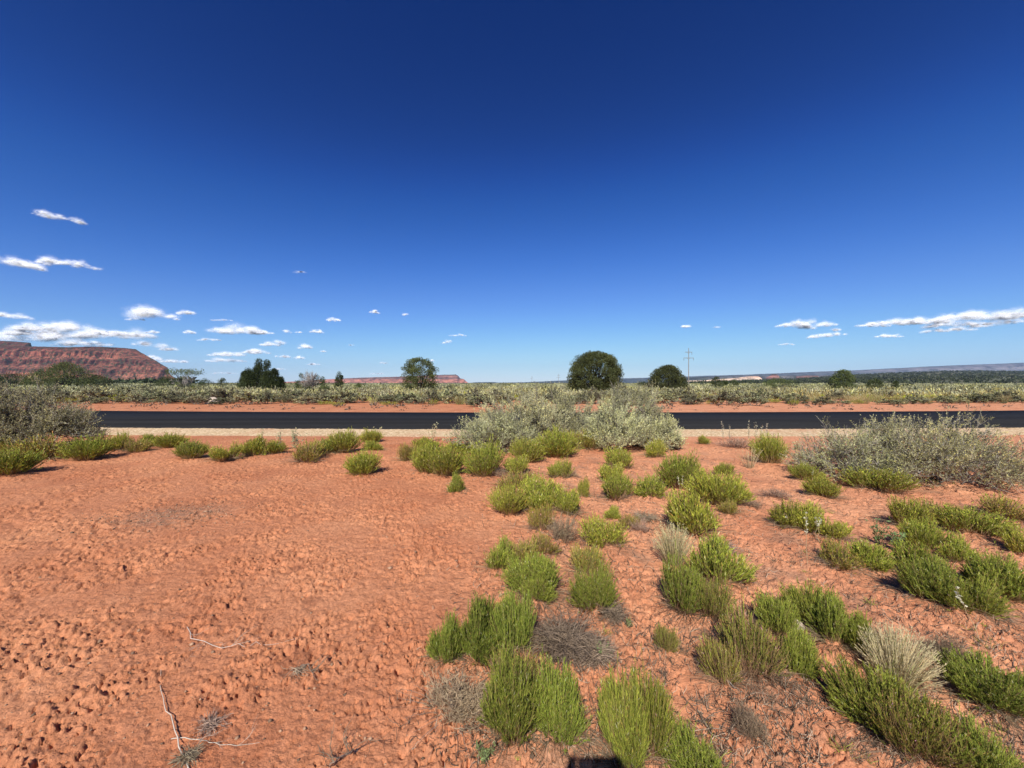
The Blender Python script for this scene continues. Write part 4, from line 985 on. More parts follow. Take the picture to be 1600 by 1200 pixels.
leafy(756, 1196, 42, 1172, 5, 'little pale round-leaved weed at the bottom edge', 10, 'pod2' if 'pod2' in M else 'weed', ll=.016)
leafy(838, 1148, 16, 1136, 6, 'tiny pale weed at the foot of the dense green pair', 5, ll=.012)
leafy(1044, 1012, 0.1+22, 1000, 7, 'tiny leafy weed behind the small solitary olive clump', 5, ll=.012)
leafy(985, 982, 20, 968, 17, 'tiny grey-green weed beside the scatter of brown twigs', 6, ll=.012)
leafy(946, 1030, 40, 1012, 18, 'low silvery weed growing in the low edge tangle', 12, ll=.014)
leafy(461, 702, 34, 664, 8, 'tall grey roadside weed in front of the black road', 12, 'sage', ll=.05, group='roadside weeds')
leafy(437, 704, 18, 672, 9, 'slim grey roadside weed next to the taller one', 7, 'sage', ll=.045, group='roadside weeds')
leafy(409, 690, 10, 668, 10, 'single thin roadside weed standing against the road', 3, 'sage', ll=.04, group='roadside weeds')
leafy(676, 690, 22, 658, 11, 'two-pronged grey weed against the road near the mound', 6, 'sage', ll=.05, group='roadside weeds')
leafy(586, 680, 30, 664, 12, 'weed tips poking above the stacked clumps', 5, 'sage', ll=.04, group='roadside weeds')
for q, (px, ty, lb) in enumerate([(1130, 658, 'lone slender seed stalk against the road past the mound'), (1170, 655, 'tallest dry seed stalk of the roadside cluster'), (1182, 659, 'dry seed stalk second in the roadside cluster'), (1190, 661, 'thin dry seed stalk in the middle of the roadside cluster'), (1200, 658, 'dry seed stalk ending the roadside cluster'), (1140, 664, 'short seed stalk beside the lone slender one')]):
    leafy(px, 688, 8, ty, 20+q, lb, 3, 'pod', 'seed_stalk', .035, 'dry seed stalks by the road')
o = leafy(1245, 703, 30, 688, 40, 'thin grey weed at the start of the saltbush', 8, 'sage', ll=.04, group='roadside weeds')

def stone(px, by, w, seed, label, flat=.5):
    import bmesh
    X, Y = gp(px, by); W = S(w, by); bm = bmesh.new(); bmesh.ops.create_icosphere(bm, subdivisions=4, radius=1)
    V = np.array([v.co[:] for v in bm.verts]); F = np.array([[v.index for v in f.verts] for f in bm.faces]); bm.free()
    d = 1+.28*fbm(V[:, 0]*.9+seed, V[:, 1]*.9+V[:, 2], seed, 3)+.1*fbm(V[:, 0]*3, V[:, 2]*3+V[:, 1]*2, seed+1, 3)
    V = V*d[:, None]*np.array([W/2, W/2*.8, W/2*flat])
    o = mk('stone', V, F, M['rock'], None, None, True, (X, Y, float(gz(X, Y)[0])+W*.08)); return tag(o, label, 'stone')
stone(1243, 992, 26, 1, 'pale stone wedged between two rows of snakeweed', .9)
stone(332, 631, 20, 2, 'pale rounded boulder among the sagebrush across the road', .9)

# litter: fine curled dead twigs all over the plant-covered side
def litter():
    r = np.random.default_rng(500); n = 9500
    px = r.uniform(600, 1700, n*3); py = 690+520*r.random(n*3)**.8
    X = (px-800)/FPX*CAMH*FPX/(py-HOR); Y = CAMH*FPX/(py-HOR)
    keep = (r.random(n*3) < (.08+.9*sstep(-.5, .5, X-.1*(Y-3))))*(fbm(X/.4, Y/.4, 55, 3) > -.18); X = X[keep][:n]; Y = Y[keep][:n]; n = len(X)
    bx, by_ = [], []
    for mx, my, mr, mh in MOUNDS:
        if my > 7: continue
        q = 34; a_ = r.uniform(0, 2*pi, q); d_ = mr*(.5+r.gamma(2, .35, q)); bx.append(mx+np.cos(a_)*d_); by_.append(my+np.sin(a_)*d_)
    X = np.concatenate([X]+bx); Y = np.concatenate([Y]+by_); n = len(X)
    k = 6; L = r.gamma(2.2, .016, n)*(.7+Y*.16); a0 = r.uniform(0, 2*pi, n); cv = r.normal(0, 1.1, n)
    P = np.zeros((n, k, 3)); P[:, 0, 0] = X; P[:, 0, 1] = Y
    for j in range(1, k):
        an = a0+cv*j/k+r.normal(0, .25, n)
        P[:, j, 0] = P[:, j-1, 0]+np.cos(an)*L/k; P[:, j, 1] = P[:, j-1, 1]+np.sin(an)*L/k
    z = gz(P[..., 0].ravel(), P[..., 1].ravel()).reshape(n, k)
    P[..., 2] = z+.003+np.abs(r.normal(0, .010, (n, 1)))*np.linspace(0, 1, k)[None]*2
    a = Acc(); C = np.ones((n, k, 3))*np.where(r.random(n) < .25, 1.8, r.uniform(.22, .7, n))[:, None, None]
    tubes(a, P, np.linspace(.0016, .0007, k)[None]*r.uniform(.7, 1.5, n)[:, None]*(.8+Y*.13)[:, None], C, 3)
    tag(a.build('twig_litter', M['dead']), kind='stuff')
litter()
def pebbles():
    r = np.random.default_rng(600); n = 2600
    gx, gy = gp(268, 806); X1 = gx+r.normal(0, .40, n//2); Y1 = gy+r.normal(0, .30, n//2)
    px = r.uniform(0, 1600, n//2); py = 700+500*r.random(n//2); Y2 = CAMH*FPX/(py-HOR); X2 = (px-800)/FPX*Y2
    X = np.concatenate([X1, X2]); Y = np.concatenate([Y1, Y2]); n = len(X); z = gz(X, Y); s = r.gamma(2, .0022, n)+.0015
    O = np.array([[1, 0, 0], [-1, 0, 0], [0, 1, 0], [0, -1, 0], [0, 0, .7], [0, 0, -.7]]); T = np.array([[0, 2, 4], [2, 1, 4], [1, 3, 4], [3, 0, 4], [2, 0, 5], [1, 2, 5], [3, 1, 5], [0, 3, 5]])
    V = O[None]*s[:, None, None]*r.uniform(.6, 1.3, (n, 6, 1))+np.stack([X, Y, z+s*.2], -1)[:, None]
    a = Acc(); a.add(V.reshape(-1, 3), None, (np.arange(n)[:, None, None]*6+T[None]).reshape(-1, 3), np.repeat(r.uniform(.45, 1.9, n), 6)[:, None]*np.array([1.25, 1, .9]))
    tag(a.build('pebbles', M['dead']), kind='stuff')
pebbles()
def sprigs():
    r = np.random.default_rng(650); n = 420; px = r.uniform(700, 1650, n); py = 700+500*r.random(n)
    Y = CAMH*FPX/(py-HOR); X = (px-800)/FPX*Y; kp = (X > -.15+.05*r.normal(size=n)) & (fbm(X/.5, Y/.5, 66, 2) > -.1); X, Y = X[kp], Y[kp]; n = len(X); z = gz(X, Y)
    for nm, sel, mat, hh in (('dry_weeds', np.arange(n) % 4 != 0, 'dead', .05), ('green_weeds', np.arange(n) % 4 == 0, 'snake', .035)):
        Xs, Ys, zs = X[sel], Y[sel], z[sel]; q = 26; m = len(Xs)*q; i = np.repeat(np.arange(len(Xs)), q); sz = r.gamma(3, hh/3, len(Xs))[i]
        B = np.stack([Xs, Ys, zs-.003], -1)[i]+r.normal(0, .3, (m, 3))*sz[:, None]*np.array([1, 1, 0])
        D = norm(r.normal(0, .75, (m, 3))*np.array([1, 1, .3])+np.array([0, 0, .7])); t = np.linspace(0, 1, 4)[None, :, None]
        P = B[:, None]+D[:, None]*sz[:, None, None]*t; P[:, 1:] += np.cumsum(r.normal(0, .10, (m, 3, 3)), 1)*sz[:, None, None]
        a = Acc(); ribbons(a, P, np.array([1, .8, .6, .3])[None]*.0022*np.ones((m, 1)), np.ones((m, 4, 3))*r.uniform(.35, 1.5, (m, 1, 1)), r)
        tag(a.build(nm, M[mat]), kind='stuff')
sprigs()

# ------------------------------------------------------------------ the sagebrush flat beyond the road
def far_pos(px, Y): return (px-800.0)/FPX*Y
fp = []
for q in range(6): fp.append(sagebrush('sagebrush', 300+q, 1.0, 1.0, .72, 44, 8, 8, .11, .06, .038, nmain=7, leafmat_='sage_far', upness=.7, wr=.02, low=.3, group='x'))
gpz = [snakeweed(330+q, 'b', 150, 9) for q in range(2)]
for p in gpz:
    for c in p.children: c.scale = (1, 1, 1)
gr_far = [grass_tuft('grass_tuft', 340+q, 150, (0, 0), 'straw_far') for q in range(2)]
for p in gr_far: 
    for c in p.children:
        me = c.data; co = np.empty(len(me.vertices)*3, np.float32); me.vertices.foreach_get('co', co)
rf = np.random.default_rng(700)
LAND = [(40, 'the dark spreading tree'), (130, 'the red mesa face'), (215, 'the red mesa tip'), (290, 'the flat-topped open tree'), (350, 'the tiny round tree'), (408, 'the many-peaked juniper'), (485, 'the half-dead tree'), (530, 'the cone-shaped juniper'), (590, 'the long far mesa'), (656, 'the grey-green juniper'), (720, 'the far mesa end'), (800, 'the pale sagebrush mound'), (930, 'the dark round juniper'), (1003, 'the juniper gap'), (1043, 'the domed juniper'), (1078, 'the power pole'), (1120, 'the three small trees'), (1170, 'the pale ridge'), (1206, 'the little red butte'), (1260, 'the buff band'), (1318, 'the bushy olive tree'), (1367, 'the low round shrub'), (1450, 'the wooded rise'), (1540, 'the blue plateau'), (1600, 'the frame edge')]
def near_land(px):
    l = sorted(LAND, key=lambda l: abs(l[0]-px))
    g = abs(l[0][0]-l[1][0]); return l[0][1]+('' if abs(l[0][0]-px) < .2*g else ', toward '+l[1][1])
names_row = {0: 'verge-side', 1: 'second-row', 2: 'third-row', 3: 'back-row'}
G_FS = 'sagebrushes across the road'; seen = {}
VERGE = lambda x: road_y(x, R1)+6.6+.5*np.sin(x*.7)+.4*np.sin(x*1.9+1)
usedf = set(); nfar = 0; spots = []
plan = []
for row, (dy, step) in enumerate([(0.4, 1.45), (1.9, 1.6), (3.7, 1.8), (6.2, 2.1)]):
    x = -52.0
    while x < 50:
        x += step*rf.uniform(.75, 1.3)
        yy = float(VERGE(x))+dy+rf.normal(0, .45)
        px = x/yy*FPX+800
        if px < -15 or px > 1615: continue
        plan.append((row, x, yy, px))
for row, x, yy, px in plan:
    side = px > 1215
    u = rf.random()
    if row == 0 and u < .42 : kind = 'green'
    elif row == 1 and u < .18: kind = 'green'
    elif side and u < (.62 if row else .5): kind = 'straw'
    elif u > .975: kind = 'straw'
    else: kind = 'sage'
    land = near_land(px)
    if rf.random() < .10: continue
    if kind == 'sage':
        w = rf.uniform(1.3, 2.4)*(1-.15*(row == 0)); h = rf.uniform(.50, 1.10)*(.72 if row == 0 else 1)*(.75 if side else 1.0)*(1+.04*row)
        if 530 < px < 760 and row > 0: h *= .92
        src = fp[rf.integers(0, 6)]; sc = (w, w, h/.72)
    elif kind == 'green':
        w = rf.uniform(.7, 1.5); h = rf.uniform(.28, .5); src = gpz[rf.integers(0, 2)]; sc = (w, w, h)
    else:
        w = rf.uniform(.8, 1.5); h = rf.uniform(.5, .85); src = gr_far[rf.integers(0, 2)]; sc = (w, w, h)
    o = src if src.name not in usedf else copy_tree(src); usedf.add(src.name)
    o.location = (x, yy, float(gz(x, yy)[0])-.03); o.rotation_euler = (0, 0, rf.uniform(0, 6.28)); o.scale = sc
    size = 'tall ' if h > .85 else 'low ' if h < .6 else ''
    if kind == 'sage': tag(o, f'{size}{names_row[row]} grey-green sagebrush below {land}', 'shrub', G_FS)
    elif kind == 'green': tag(o, f'{"wide" if w > 1.1 else "small"} {names_row[row]} low green bush below {land}', 'shrub', 'low green bushes across the road')
    else: tag(o, f'{size}{names_row[row]} straw-yellow grass tuft below {land}', 'grass tuft', 'straw grass tufts across the road')
# of two that would read alike, say which is the wider
same = {}
for o in list(COL.objects):
    if o.parent is None and 'across the road' in str(o.get('group', '')): same.setdefault(o['label'], []).append(o)
for lb, os_ in same.items():
    if len(os_) > 1:
        os_.sort(key=lambda o: o.scale[0]); wd = ['narrower', 'wider'] if len(os_) == 2 else ['narrowest']+['middle-sized']*(len(os_)-2)+['widest']
        for o, w_ in zip(os_, wd): o['label'] = w_+' '+lb
# everything farther back reads as one mass
def far_brush(name, n, y0, y1, hmin, hmax, wmin, wmax, mat, seed, nf, pxr=(-60, 1660), keep=None):
    r = np.random.default_rng(seed); px = r.uniform(*pxr, n); u = r.random(n); Y = y0*(y1/y0)**u; X = (px-800)/FPX*Y
    kp = fbm(X/9, Y/9, seed, 3) > -.22; X, Y = X[kp], Y[kp]; n = len(X)
    w = r.uniform(wmin, wmax, n)*(1+Y*.004); h = r.uniform(hmin, hmax, n); m = n*nf; i = np.repeat(np.arange(n), nf)
    d = norm(r.normal(size=(m, 3))); d[:, 2] = np.abs(d[:, 2]); rad = r.uniform(.5, 1, m)[:, None]
    B = np.stack([X, Y, gz(X, Y)-.05], -1)[i]+d*rad*np.stack([w*.5, w*.5, h*.88], -1)[i]
    D = norm(d*.7+np.array([0, 0, .6])+r.normal(0, .5, (m, 3))); s = (.10+Y*.0022)[i]*r.uniform(.6, 1.4, m)
    C = np.ones((m, 3))*((.55+.75*r.random(n))[i]*(.65+.7*r.random(m))*(1+.35*fbm(X/14, Y/14, 5, 2))[i])[:, None]; yl = (r.random(n) < .35)[i][:, None]; C = np.where(yl, C*np.array([1.18, 1.15, .85]), C)
    a = Acc(); leaves(a, B, D, s*1.3, s*.5, C, r); tag(a.build(name, mat), kind='stuff')
far_brush('brush_vegetation', 3900, 34, 260, .55, 1.12, 1.1, 2.3, M['sage_far'], 801, 90)
far_brush('straw_grass', 420, 33, 110, .5, .9, .7, 1.4, M['straw_far'], 802, 60, (1215, 1660))
far_brush('dark_undergrowth', 420, 34, 200, .5, 1.1, 1.0, 2.2, M['piny'], 804, 70)
far_brush('green_undergrowth', 700, 30, 90, .3, .6, .9, 1.8, M['snake'], 803, 60)
# scattered low sprigs and clods on the far red verge
r_ = np.random.default_rng(810); n = 240; X = r_.uniform(-45, 45, n); Y = road_y(X, R1)+r_.uniform(1.4, 6.0, n); m = n*14; i = np.repeat(np.arange(n), 14)
d = norm(r_.normal(size=(m, 3))); d[:, 2] = np.abs(d[:, 2]); s = r_.gamma(2, .05, n)[i]; a = Acc()
leaves(a, np.stack([X, Y, gz(X, Y)], -1)[i]+d*s[:, None]*np.array([.8, .8, .35]), d, s*.8, s*.35, np.ones((m, 3))*r_.uniform(.4, 1.2, (m, 1)), r_); tag(a.build('verge_weeds', M['dead']), kind='stuff')

# ------------------------------------------------------------------ trees beyond the road
def dome_shape(zc=.5, a=2.2, lo=.04, lobes=3, amp=.10, sd=0.0, shell=.55, taper=0.0, holes=.62):
    def f(r):
        z = r.uniform(lo, 1); ph = r.uniform(0, 2*pi)
        rr = (1-abs((z-zc)/(1-zc if z > zc else zc+.25))**a)
        if rr <= 0: return None
        if sin(5.1*ph+sd*3+4*z)*sin(9*z+sd+2*ph) >  holes: return None
        rr = rr**(1/a)*(1+amp*sin(lobes*ph+sd)+amp*.7*sin((lobes+2)*ph+z*7+sd))*(1-taper*z)
        q = r.uniform(shell, 1)**.5*rr*.93
        return (q*cos(ph), q*sin(ph), z*.94)
    return f
def spires(pts, sd=0):
    def f(r):
        x, y, h, w = pts[r.integers(0, len(pts))]; z = r.random()**.8; ph = r.uniform(0, 2*pi); q = r.random()**.5*w*(1-z**1.6)
        return (x+q*cos(ph), y+q*sin(ph), max(.03, z*h))
    return f
def tree_at(px, base_Y, wpx, top, **k):
    W = wpx/FPX*base_Y; H = CAMH+(HOR-top)/FPX*base_Y
    sh = k.pop('shape'); o = juniper(k.pop('seed'), W, H, sh, k.pop('ncl'), k.pop('cr')*W, k.pop('nlf'), k.pop('ls'), **k)
    x = far_pos(px, base_Y); o.location = (x, base_Y, float(gz(x, base_Y)[0])-.05); return o
tree_at(930, 47, 84, 549, seed=1, shape=dome_shape(.50, 2.3, .02, 4, .13, .4, .4), ncl=980, cr=.066, nlf=60, ls=.14, tint=.95, label='largest dark round juniper standing across the road')
tree_at(1043, 62, 60, 571, seed=2, shape=dome_shape(.20, 1.9, .02, 4, .14, 1.4, .4), ncl=600, cr=.066, nlf=52, ls=.15, tint=.95, label='low domed dark juniper beside the power pole')
tree_at(656, 62, 54, 558, seed=3, shape=dome_shape(.46, 2.5, .03, 5, .15, 2.4, .5, holes=.75), ncl=360, cr=.066, nlf=62, ls=.15, tint=1.35, label='round grey-green juniper with sky gaps before the far red mesa')
tree_at(408, 66, 66, 563, seed=4, shape=spires([(-.55, .1, .62, .42), (-.1, 0, 1.0, .42), (.22, .1, .98, .40), (.62, 0, .70, .34), (-.8, 0, .60, .25), (-.3, .2, .8, .4), (.4, -.2, .6, .4), (.86, .1, .42, .2), (-.4, -.3, .7, .4)]), ncl=980, cr=.062, nlf=56, ls=.15, tint=.85, label='dark multi-peaked juniper clump of several pointed tops')
tree_at(485, 75, 48, 577, seed=5, shape=spires([(-.6, 0, .80, .4), (-.85, .1, .45, .25), (.8, 0, .62, .3), (.3, .2, .75, .3), (0, -.1, .35, .7)]), ncl=170, cr=.065, nlf=36, ls=.15, tint=1.1, deadf=1.0, label='half-dead tree with a bare grey branching middle')
tree_at(530, 80, 18, 581, seed=6, shape=spires([(0, 0, 1.0, .75), (.4, 0, .75, .5), (-.4, 0, .7, .5)]), ncl=120, cr=.12, nlf=34, ls=.16, label='small cone-shaped juniper standing alone')
tree_at(290, 80, 48, 577, seed=7, shape=lambda r: (lambda ph, q, z: (q*cos(ph), q*sin(ph), z))(r.uniform(0, 6.28), r.random()**.5*.95, r.choice([r.uniform(.72, .95), r.uniform(.74, .98), r.uniform(.02, .35)])), ncl=150, cr=.07, nlf=26, ls=.17, tint=1.5, deadf=.25, label='flat-topped open tree with visible limbs beside the red mesa')
tree_at(104, 95, 92, 566, seed=8, shape=dome_shape(.15, 1.5, .02, 3, .22, 3.1, .3), ncl=420, cr=.05, nlf=44, ls=.20, tint=1.35, label='wide olive-green tree spreading before the red mesa', name='spreading_tree')
tree_at(66, 105, 46, 580, seed=9, shape=dome_shape(.2, 1.7, .02, 3, .2, 1.1, .3), ncl=150, cr=.08, nlf=40, ls=.20, tint=1.2, label='lower olive-green tree joining the wide spreading one', name='spreading_tree')
tree_at(150, 110, 44, 586, seed=10, shape=dome_shape(.2, 1.7, .02, 3, .2, 2.1, .3), ncl=130, cr=.08, nlf=38, ls=.20, tint=.75, label='low dark tree under the red mesa slope', name='spreading_tree')
tree_at(20, 110, 60, 584, seed=20, shape=dome_shape(.2, 1.7, .02, 3, .2, 5.1, .3), ncl=170, cr=.07, nlf=38, ls=.20, tint=.75, label='low dark tree at the frame edge under the red mesa', name='spreading_tree')
tree_at(262, 100, 40, 589, seed=21, shape=dome_shape(.2, 1.7, .02, 3, .2, 6.1, .3), ncl=110, cr=.08, nlf=34, ls=.20, tint=.9, label='low dark tree joining the flat-topped open tree', name='spreading_tree')
tree_at(318, 120, 26, 592, seed=22, shape=dome_shape(.2, 1.7, .02, 3, .2, 7.1, .3), ncl=70, cr=.10, nlf=30, ls=.20, tint=.8, label='very low dark tree past the flat-topped open tree', name='spreading_tree')
tree_at(348, 120, 14, 591, seed=23, shape=dome_shape(.3, 1.7, .02, 3, .2, 8.1, .3), ncl=60, cr=.14, nlf=30, ls=.20, tint=.8, label='tiny round tree between the open tree and the clustered juniper', name='juniper_tree')
tree_at(1318, 62, 30, 577, seed=11, shape=dome_shape(.45, 2.1, .02, 3, .14, .8, .3), ncl=180, cr=.10, nlf=44, ls=.15, tint=1.5, label='bushy olive-green tree before the wooded rise')
tree_at(1303, 64, 16, 588, seed=12, shape=dome_shape(.3, 1.9, .02, 3, .14, 1.8, .3), ncl=60, cr=.16, nlf=36, ls=.15, tint=1.0, label='low dark shrub joined to the bushy tree', name='juniper_shrub', cat='shrub')
tree_at(1367, 66, 26, 592, seed=13, shape=dome_shape(.3, 1.9, .02, 3, .14, 2.8, .3), ncl=80, cr=.12, nlf=36, ls=.15, tint=.9, label='low dark round shrub before the wooded rise', name='juniper_shrub', cat='shrub')
tree_at(1400, 70, 10, 595, seed=14, shape=dome_shape(.3, 1.9, .02, 3, .14, 3.8, .3), ncl=40, cr=.2, nlf=30, ls=.15, tint=.9, label='tiny dark shrub past the low round one', name='juniper_shrub', cat='shrub')
tree_at(1119, 90, 14, 589, seed=15, shape=dome_shape(.4, 1.9, .02, 3, .14, 4.8, .3), ncl=70, cr=.17, nlf=36, ls=.17, tint=1.0, label='small dark tree before the pale ridge')
tree_at(1132, 92, 12, 592, seed=16, shape=spires([(-.4, 0, 1, .5), (.4, 0, .8, .5)]), ncl=50, cr=.17, nlf=30, ls=.17, label='second small green tree before the pale ridge')
tree_at(1146, 92, 14, 592, seed=17, shape=spires([(-.5, 0, .9, .4), (.2, 0, 1, .5), (.7, 0, .7, .3)]), ncl=50, cr=.17, nlf=30, ls=.17, tint=1.2, label='third small green tree before the pale ridge')
tree_at(1003, 95, 16, 596, seed=18, shape=dome_shape(.3, 1.9, .02, 3, .14, 4.1, .3), ncl=50, cr=.17, nlf=30, ls=.17, tint=.7, label='low shrub in the gap between the two dark round junipers', name='juniper_shrub', cat='shrub')
tree_at(1215, 85, 50, 592, seed=19, shape=dome_shape(.3, 1.7, .02, 3, .2, 4.3, .3), ncl=120, cr=.08, nlf=34, ls=.17, tint=1.6, label='wide pale olive shrub below the little red butte', name='juniper_shrub', cat='shrub')
tree_at(560, 60, 10, 599, seed=24, shape=dome_shape(.3, 1.9, .02, 3, .14, 4.1, .3), ncl=50, cr=.2, nlf=30, ls=.13, tint=1.9, label='small vivid green shrub below the long far mesa', name='juniper_shrub', cat='shrub')
tree_at(507, 48, 16, 602, seed=25, shape=dome_shape(.3, 1.9, .02, 3, .14, 4.7, .3), ncl=60, cr=.18, nlf=34, ls=.12, tint=1.9, label='vivid green shrub below the half-dead tree', name='juniper_shrub', cat='shrub')

# ------------------------------------------------------------------ power poles, the far white house
def cyl(acc, p, q, r0, r1, m=8):
    P = np.array([p, q], float)[None]; tubes(acc, P, np.array([[r0, r1]]), np.ones((1, 2, 3)), m)
def power_pole(px, Yd, top, label, s=1.0):
    H = CAMH+(HOR-top)/FPX*Yd; x = far_pos(px, Yd); root = empty('power_pole', label, 'power pole', 'power poles', (x, Yd, 0))
    a = Acc(); cyl(a, (0, 0, -.3), (0, 0, H), .24*s, .15*s); a.build('pole', M['pole'], root)
    H1 = H-2.1*s; H2 = H-5.2*s
    for z, xa, xb in ((H1, -1.8*s, 1.9*s), (H2, -2.6*s, 2.7*s)):
        a = Acc(); cyl(a, (xa, .2*s, z), (xb, .2*s, z), .13*s, .13*s, 4)
        cyl(a, (0, .22*s, z-.8*s), (.9*s, .22*s, z-.02), .05*s, .05*s, 4); cyl(a, (0, .22*s, z-.8*s), (-.9*s, .22*s, z-.02), .05*s, .05*s, 4); c = a.build('crossarm', M['pole'], root)
        for xi in ([xb-.1*s] if z == H1 else [xa+.1*s, xb-.1*s]):
            b = Acc()
            for q in range(6): cyl(b, (xi, .2*s, z-.15*s-.2*s*q), (xi, .2*s, z-.29*s-.2*s*q), .13*s, .09*s, 8)
            cyl(b, (xi, .2*s, z), (xi, .2*s, z-1.4*s), .035*s, .035*s, 4); b.build('insulator', M['pole'], c)
power_pole(1076, 205, 544, 'grey wooden power pole with two crossarms beside the low domed juniper')
power_pole(872.5, 900, 584, 'faint far power pole just before the dark round juniper', 1.6)
power_pole(831, 1300, 587.5, 'very faint distant power pole above the sagebrush mound', 1.6)
hy = 760; hx = far_pos(210, hy); root = empty('house', 'tiny white house among dark trees below the red mesa', 'house', None, (hx, hy, 0))
a = Acc(); L_, D_, Hh = 3.0, 3.0, 3.2
Vb = [(-L_, -D_, 0), (L_, -D_, 0), (L_, D_, 0), (-L_, D_, 0), (-L_, -D_, Hh), (L_, -D_, Hh), (L_, D_, Hh), (-L_, D_, Hh), (-L_, 0, Hh+1.6), (L_, 0, Hh+1.6)]
a.add(Vb, [[0, 1, 5, 4], [1, 2, 6, 5], [2, 3, 7, 6], [3, 0, 4, 7]], [[4, 7, 8], [5, 9, 6]]); a.build('wall', M['white'], root)
a = Acc(); a.add([(-L_-.4, -D_-.4, Hh-.1), (L_+.4, -D_-.4, Hh-.1), (L_+.4, 0, Hh+1.75), (-L_-.4, 0, Hh+1.75), (-L_-.4, D_+.4, Hh-.1), (L_+.4, D_+.4, Hh-.1)], [[0, 1, 2, 3], [3, 2, 5, 4]]); a.build('roof', M['white'], root)
for wx in (-1.6, 1.2):
    a = Acc(); a.add([(wx, -D_-.03, 1), (wx+.9, -D_-.03, 1), (wx+.9, -D_-.03, 2.1), (wx, -D_-.03, 2.1)], [[0, 1, 2, 3]]); a.build('window', M['dark'], root)

# ------------------------------------------------------------------ the photographer, whose head shadow falls into the picture
def person():
    root = empty('person', 'person standing and holding a phone up at eye height, casting a shadow', 'person', None, (0, 0, 0))
    J = {'pel': (0, -.42, .95), 'waist': (0, -.42, 1.08), 'chest': (0, -.41, 1.32), 'neck': (0, -.40, 1.46), 'headb': (0, -.375, 1.55), 'head': (0, -.37, 1.61), 'headt': (0, -.38, 1.665)}
    for s, n in ((-1, 'l'), (1, 'r')):
        J['hip'+n] = (s*.10, -.42, .90); J['kne'+n] = (s*.12, -.41, .50); J['ank'+n] = (s*.13, -.43, .09); J['toe'+n] = (s*.15, -.28, .035)
        J['sho'+n] = (s*.19, -.41, 1.41); J['elb'+n] = (s*.24, -.22, 1.20); J['wri'+n] = (s*.12, -.07, 1.38); J['pal'+n] = (s*.095, -.045, 1.44)
    E = [('pel', 'waist'), ('waist', 'chest'), ('chest', 'neck'), ('neck', 'headb'), ('headb', 'head'), ('head', 'headt')]
    R = {'pel': .13, 'waist': .125, 'chest': .14, 'neck': .055, 'headb': .075, 'head': .088, 'headt': .07}
    for n in 'lr':
        E += [('pel', 'hip'+n), ('hip'+n, 'kne'+n), ('kne'+n, 'ank'+n), ('ank'+n, 'toe'+n), ('chest', 'sho'+n), ('sho'+n, 'elb'+n), ('elb'+n, 'wri'+n), ('wri'+n, 'pal'+n)]
        R.update({'hip'+n: .095, 'kne'+n: .06, 'ank'+n: .042, 'toe'+n: .035, 'sho'+n: .06, 'elb'+n: .042, 'wri'+n: .028, 'pal'+n: .032})
    s_ = -1
    for n, s_ in (('l', -1), ('r', 1)):
        for q in range(5):
            b = 'fa%d%s' % (q, n); c = 'fb%d%s' % (q, n)
            if q == 4: J[b] = (s_*.075, -.055, 1.455); J[c] = (s_*.055, -.060, 1.475)
            else: J[b] = (s_*(.098-.002*q), -.018, 1.435+.019*q-.012); J[c] = (s_*.066, -.010, 1.437+.018*q-.012)
            E += [('pal'+n, b), (b, c)]; R[b] = .010; R[c] = .008
    ks = list(J); me = bpy.data.meshes.new('body'); me.from_pydata([J[k] for k in ks], [(ks.index(a), ks.index(b)) for a, b in E], [])
    o = bpy.data.objects.new('body', me); COL.objects.link(o); o.parent = root
    md = o.modifiers.new('skin', 'SKIN'); sv = me.skin_vertices[0].data
    for i, k in enumerate(ks): sv[i].radius = (R[k], R[k]*(.8 if k in ('pel', 'waist', 'chest') else 1)); 
    sv[0].use_root = True
    o.modifiers.new('sub', 'SUBSURF').levels = 1
    me.materials.append(M['shirt'])
    def ell(name, c, rad, mat, cut=None):
        u = np.linspace(0, pi, 18); v = np.linspace(0, 2*pi, 24, endpoint=False); U, W_ = np.meshgrid(u, v, indexing='ij')
        P = np.stack([np.sin(U)*np.cos(W_)*rad[0], np.sin(U)*np.sin(W_)*rad[1], np.cos(U)*rad[2]], -1)+np.array(c)
        i = (np.arange(17)[:, None]*24+np.arange(24)[None]).ravel(); j = (np.arange(17)[:, None]*24+(np.arange(24)[None]+1) % 24).ravel()
        return mk(name, P.reshape(-1, 3), np.stack([i, i+24, j+24, j], 1), mat, root, None, True)
    ell('head', (0, -.362, 1.605), (.076, .095, .112), M['skin']); ell('hair', (0, -.385, 1.632), (.085, .098, .100), M['hair'])
    ell('nose', (0, -.262, 1.590), (.012, .016, .02), M['skin'])
    for s in (-1, 1): ell('eye', (s*.03, -.274, 1.612), (.012, .010, .008), M['white']); ell('ear', (s*.078, -.365, 1.60), (.01, .02, .03), M['skin'])
    ell('mouth', (0, -.268, 1.555), (.022, .008, .006), M['hair'])
    ph = Acc(); x0, x1, y0, y1, z0, z1 = -.068, .068, -.036, -.028, 1.425, 1.497
    ph.add([(x0, y0, z0), (x1, y0, z0), (x1, y1, z0), (x0, y1, z0), (x0, y0, z1), (x1, y0, z1), (x1, y1, z1), (x0, y1, z1)], [[0, 3, 2, 1], [4, 5, 6, 7], [0, 1, 5, 4], [1, 2, 6, 5], [2, 3, 7, 6], [3, 0, 4, 7]])
    p = ph.build('phone', M['dark']); tag(p, 'dark phone held up sideways in both hands of the person', 'phone')
person()

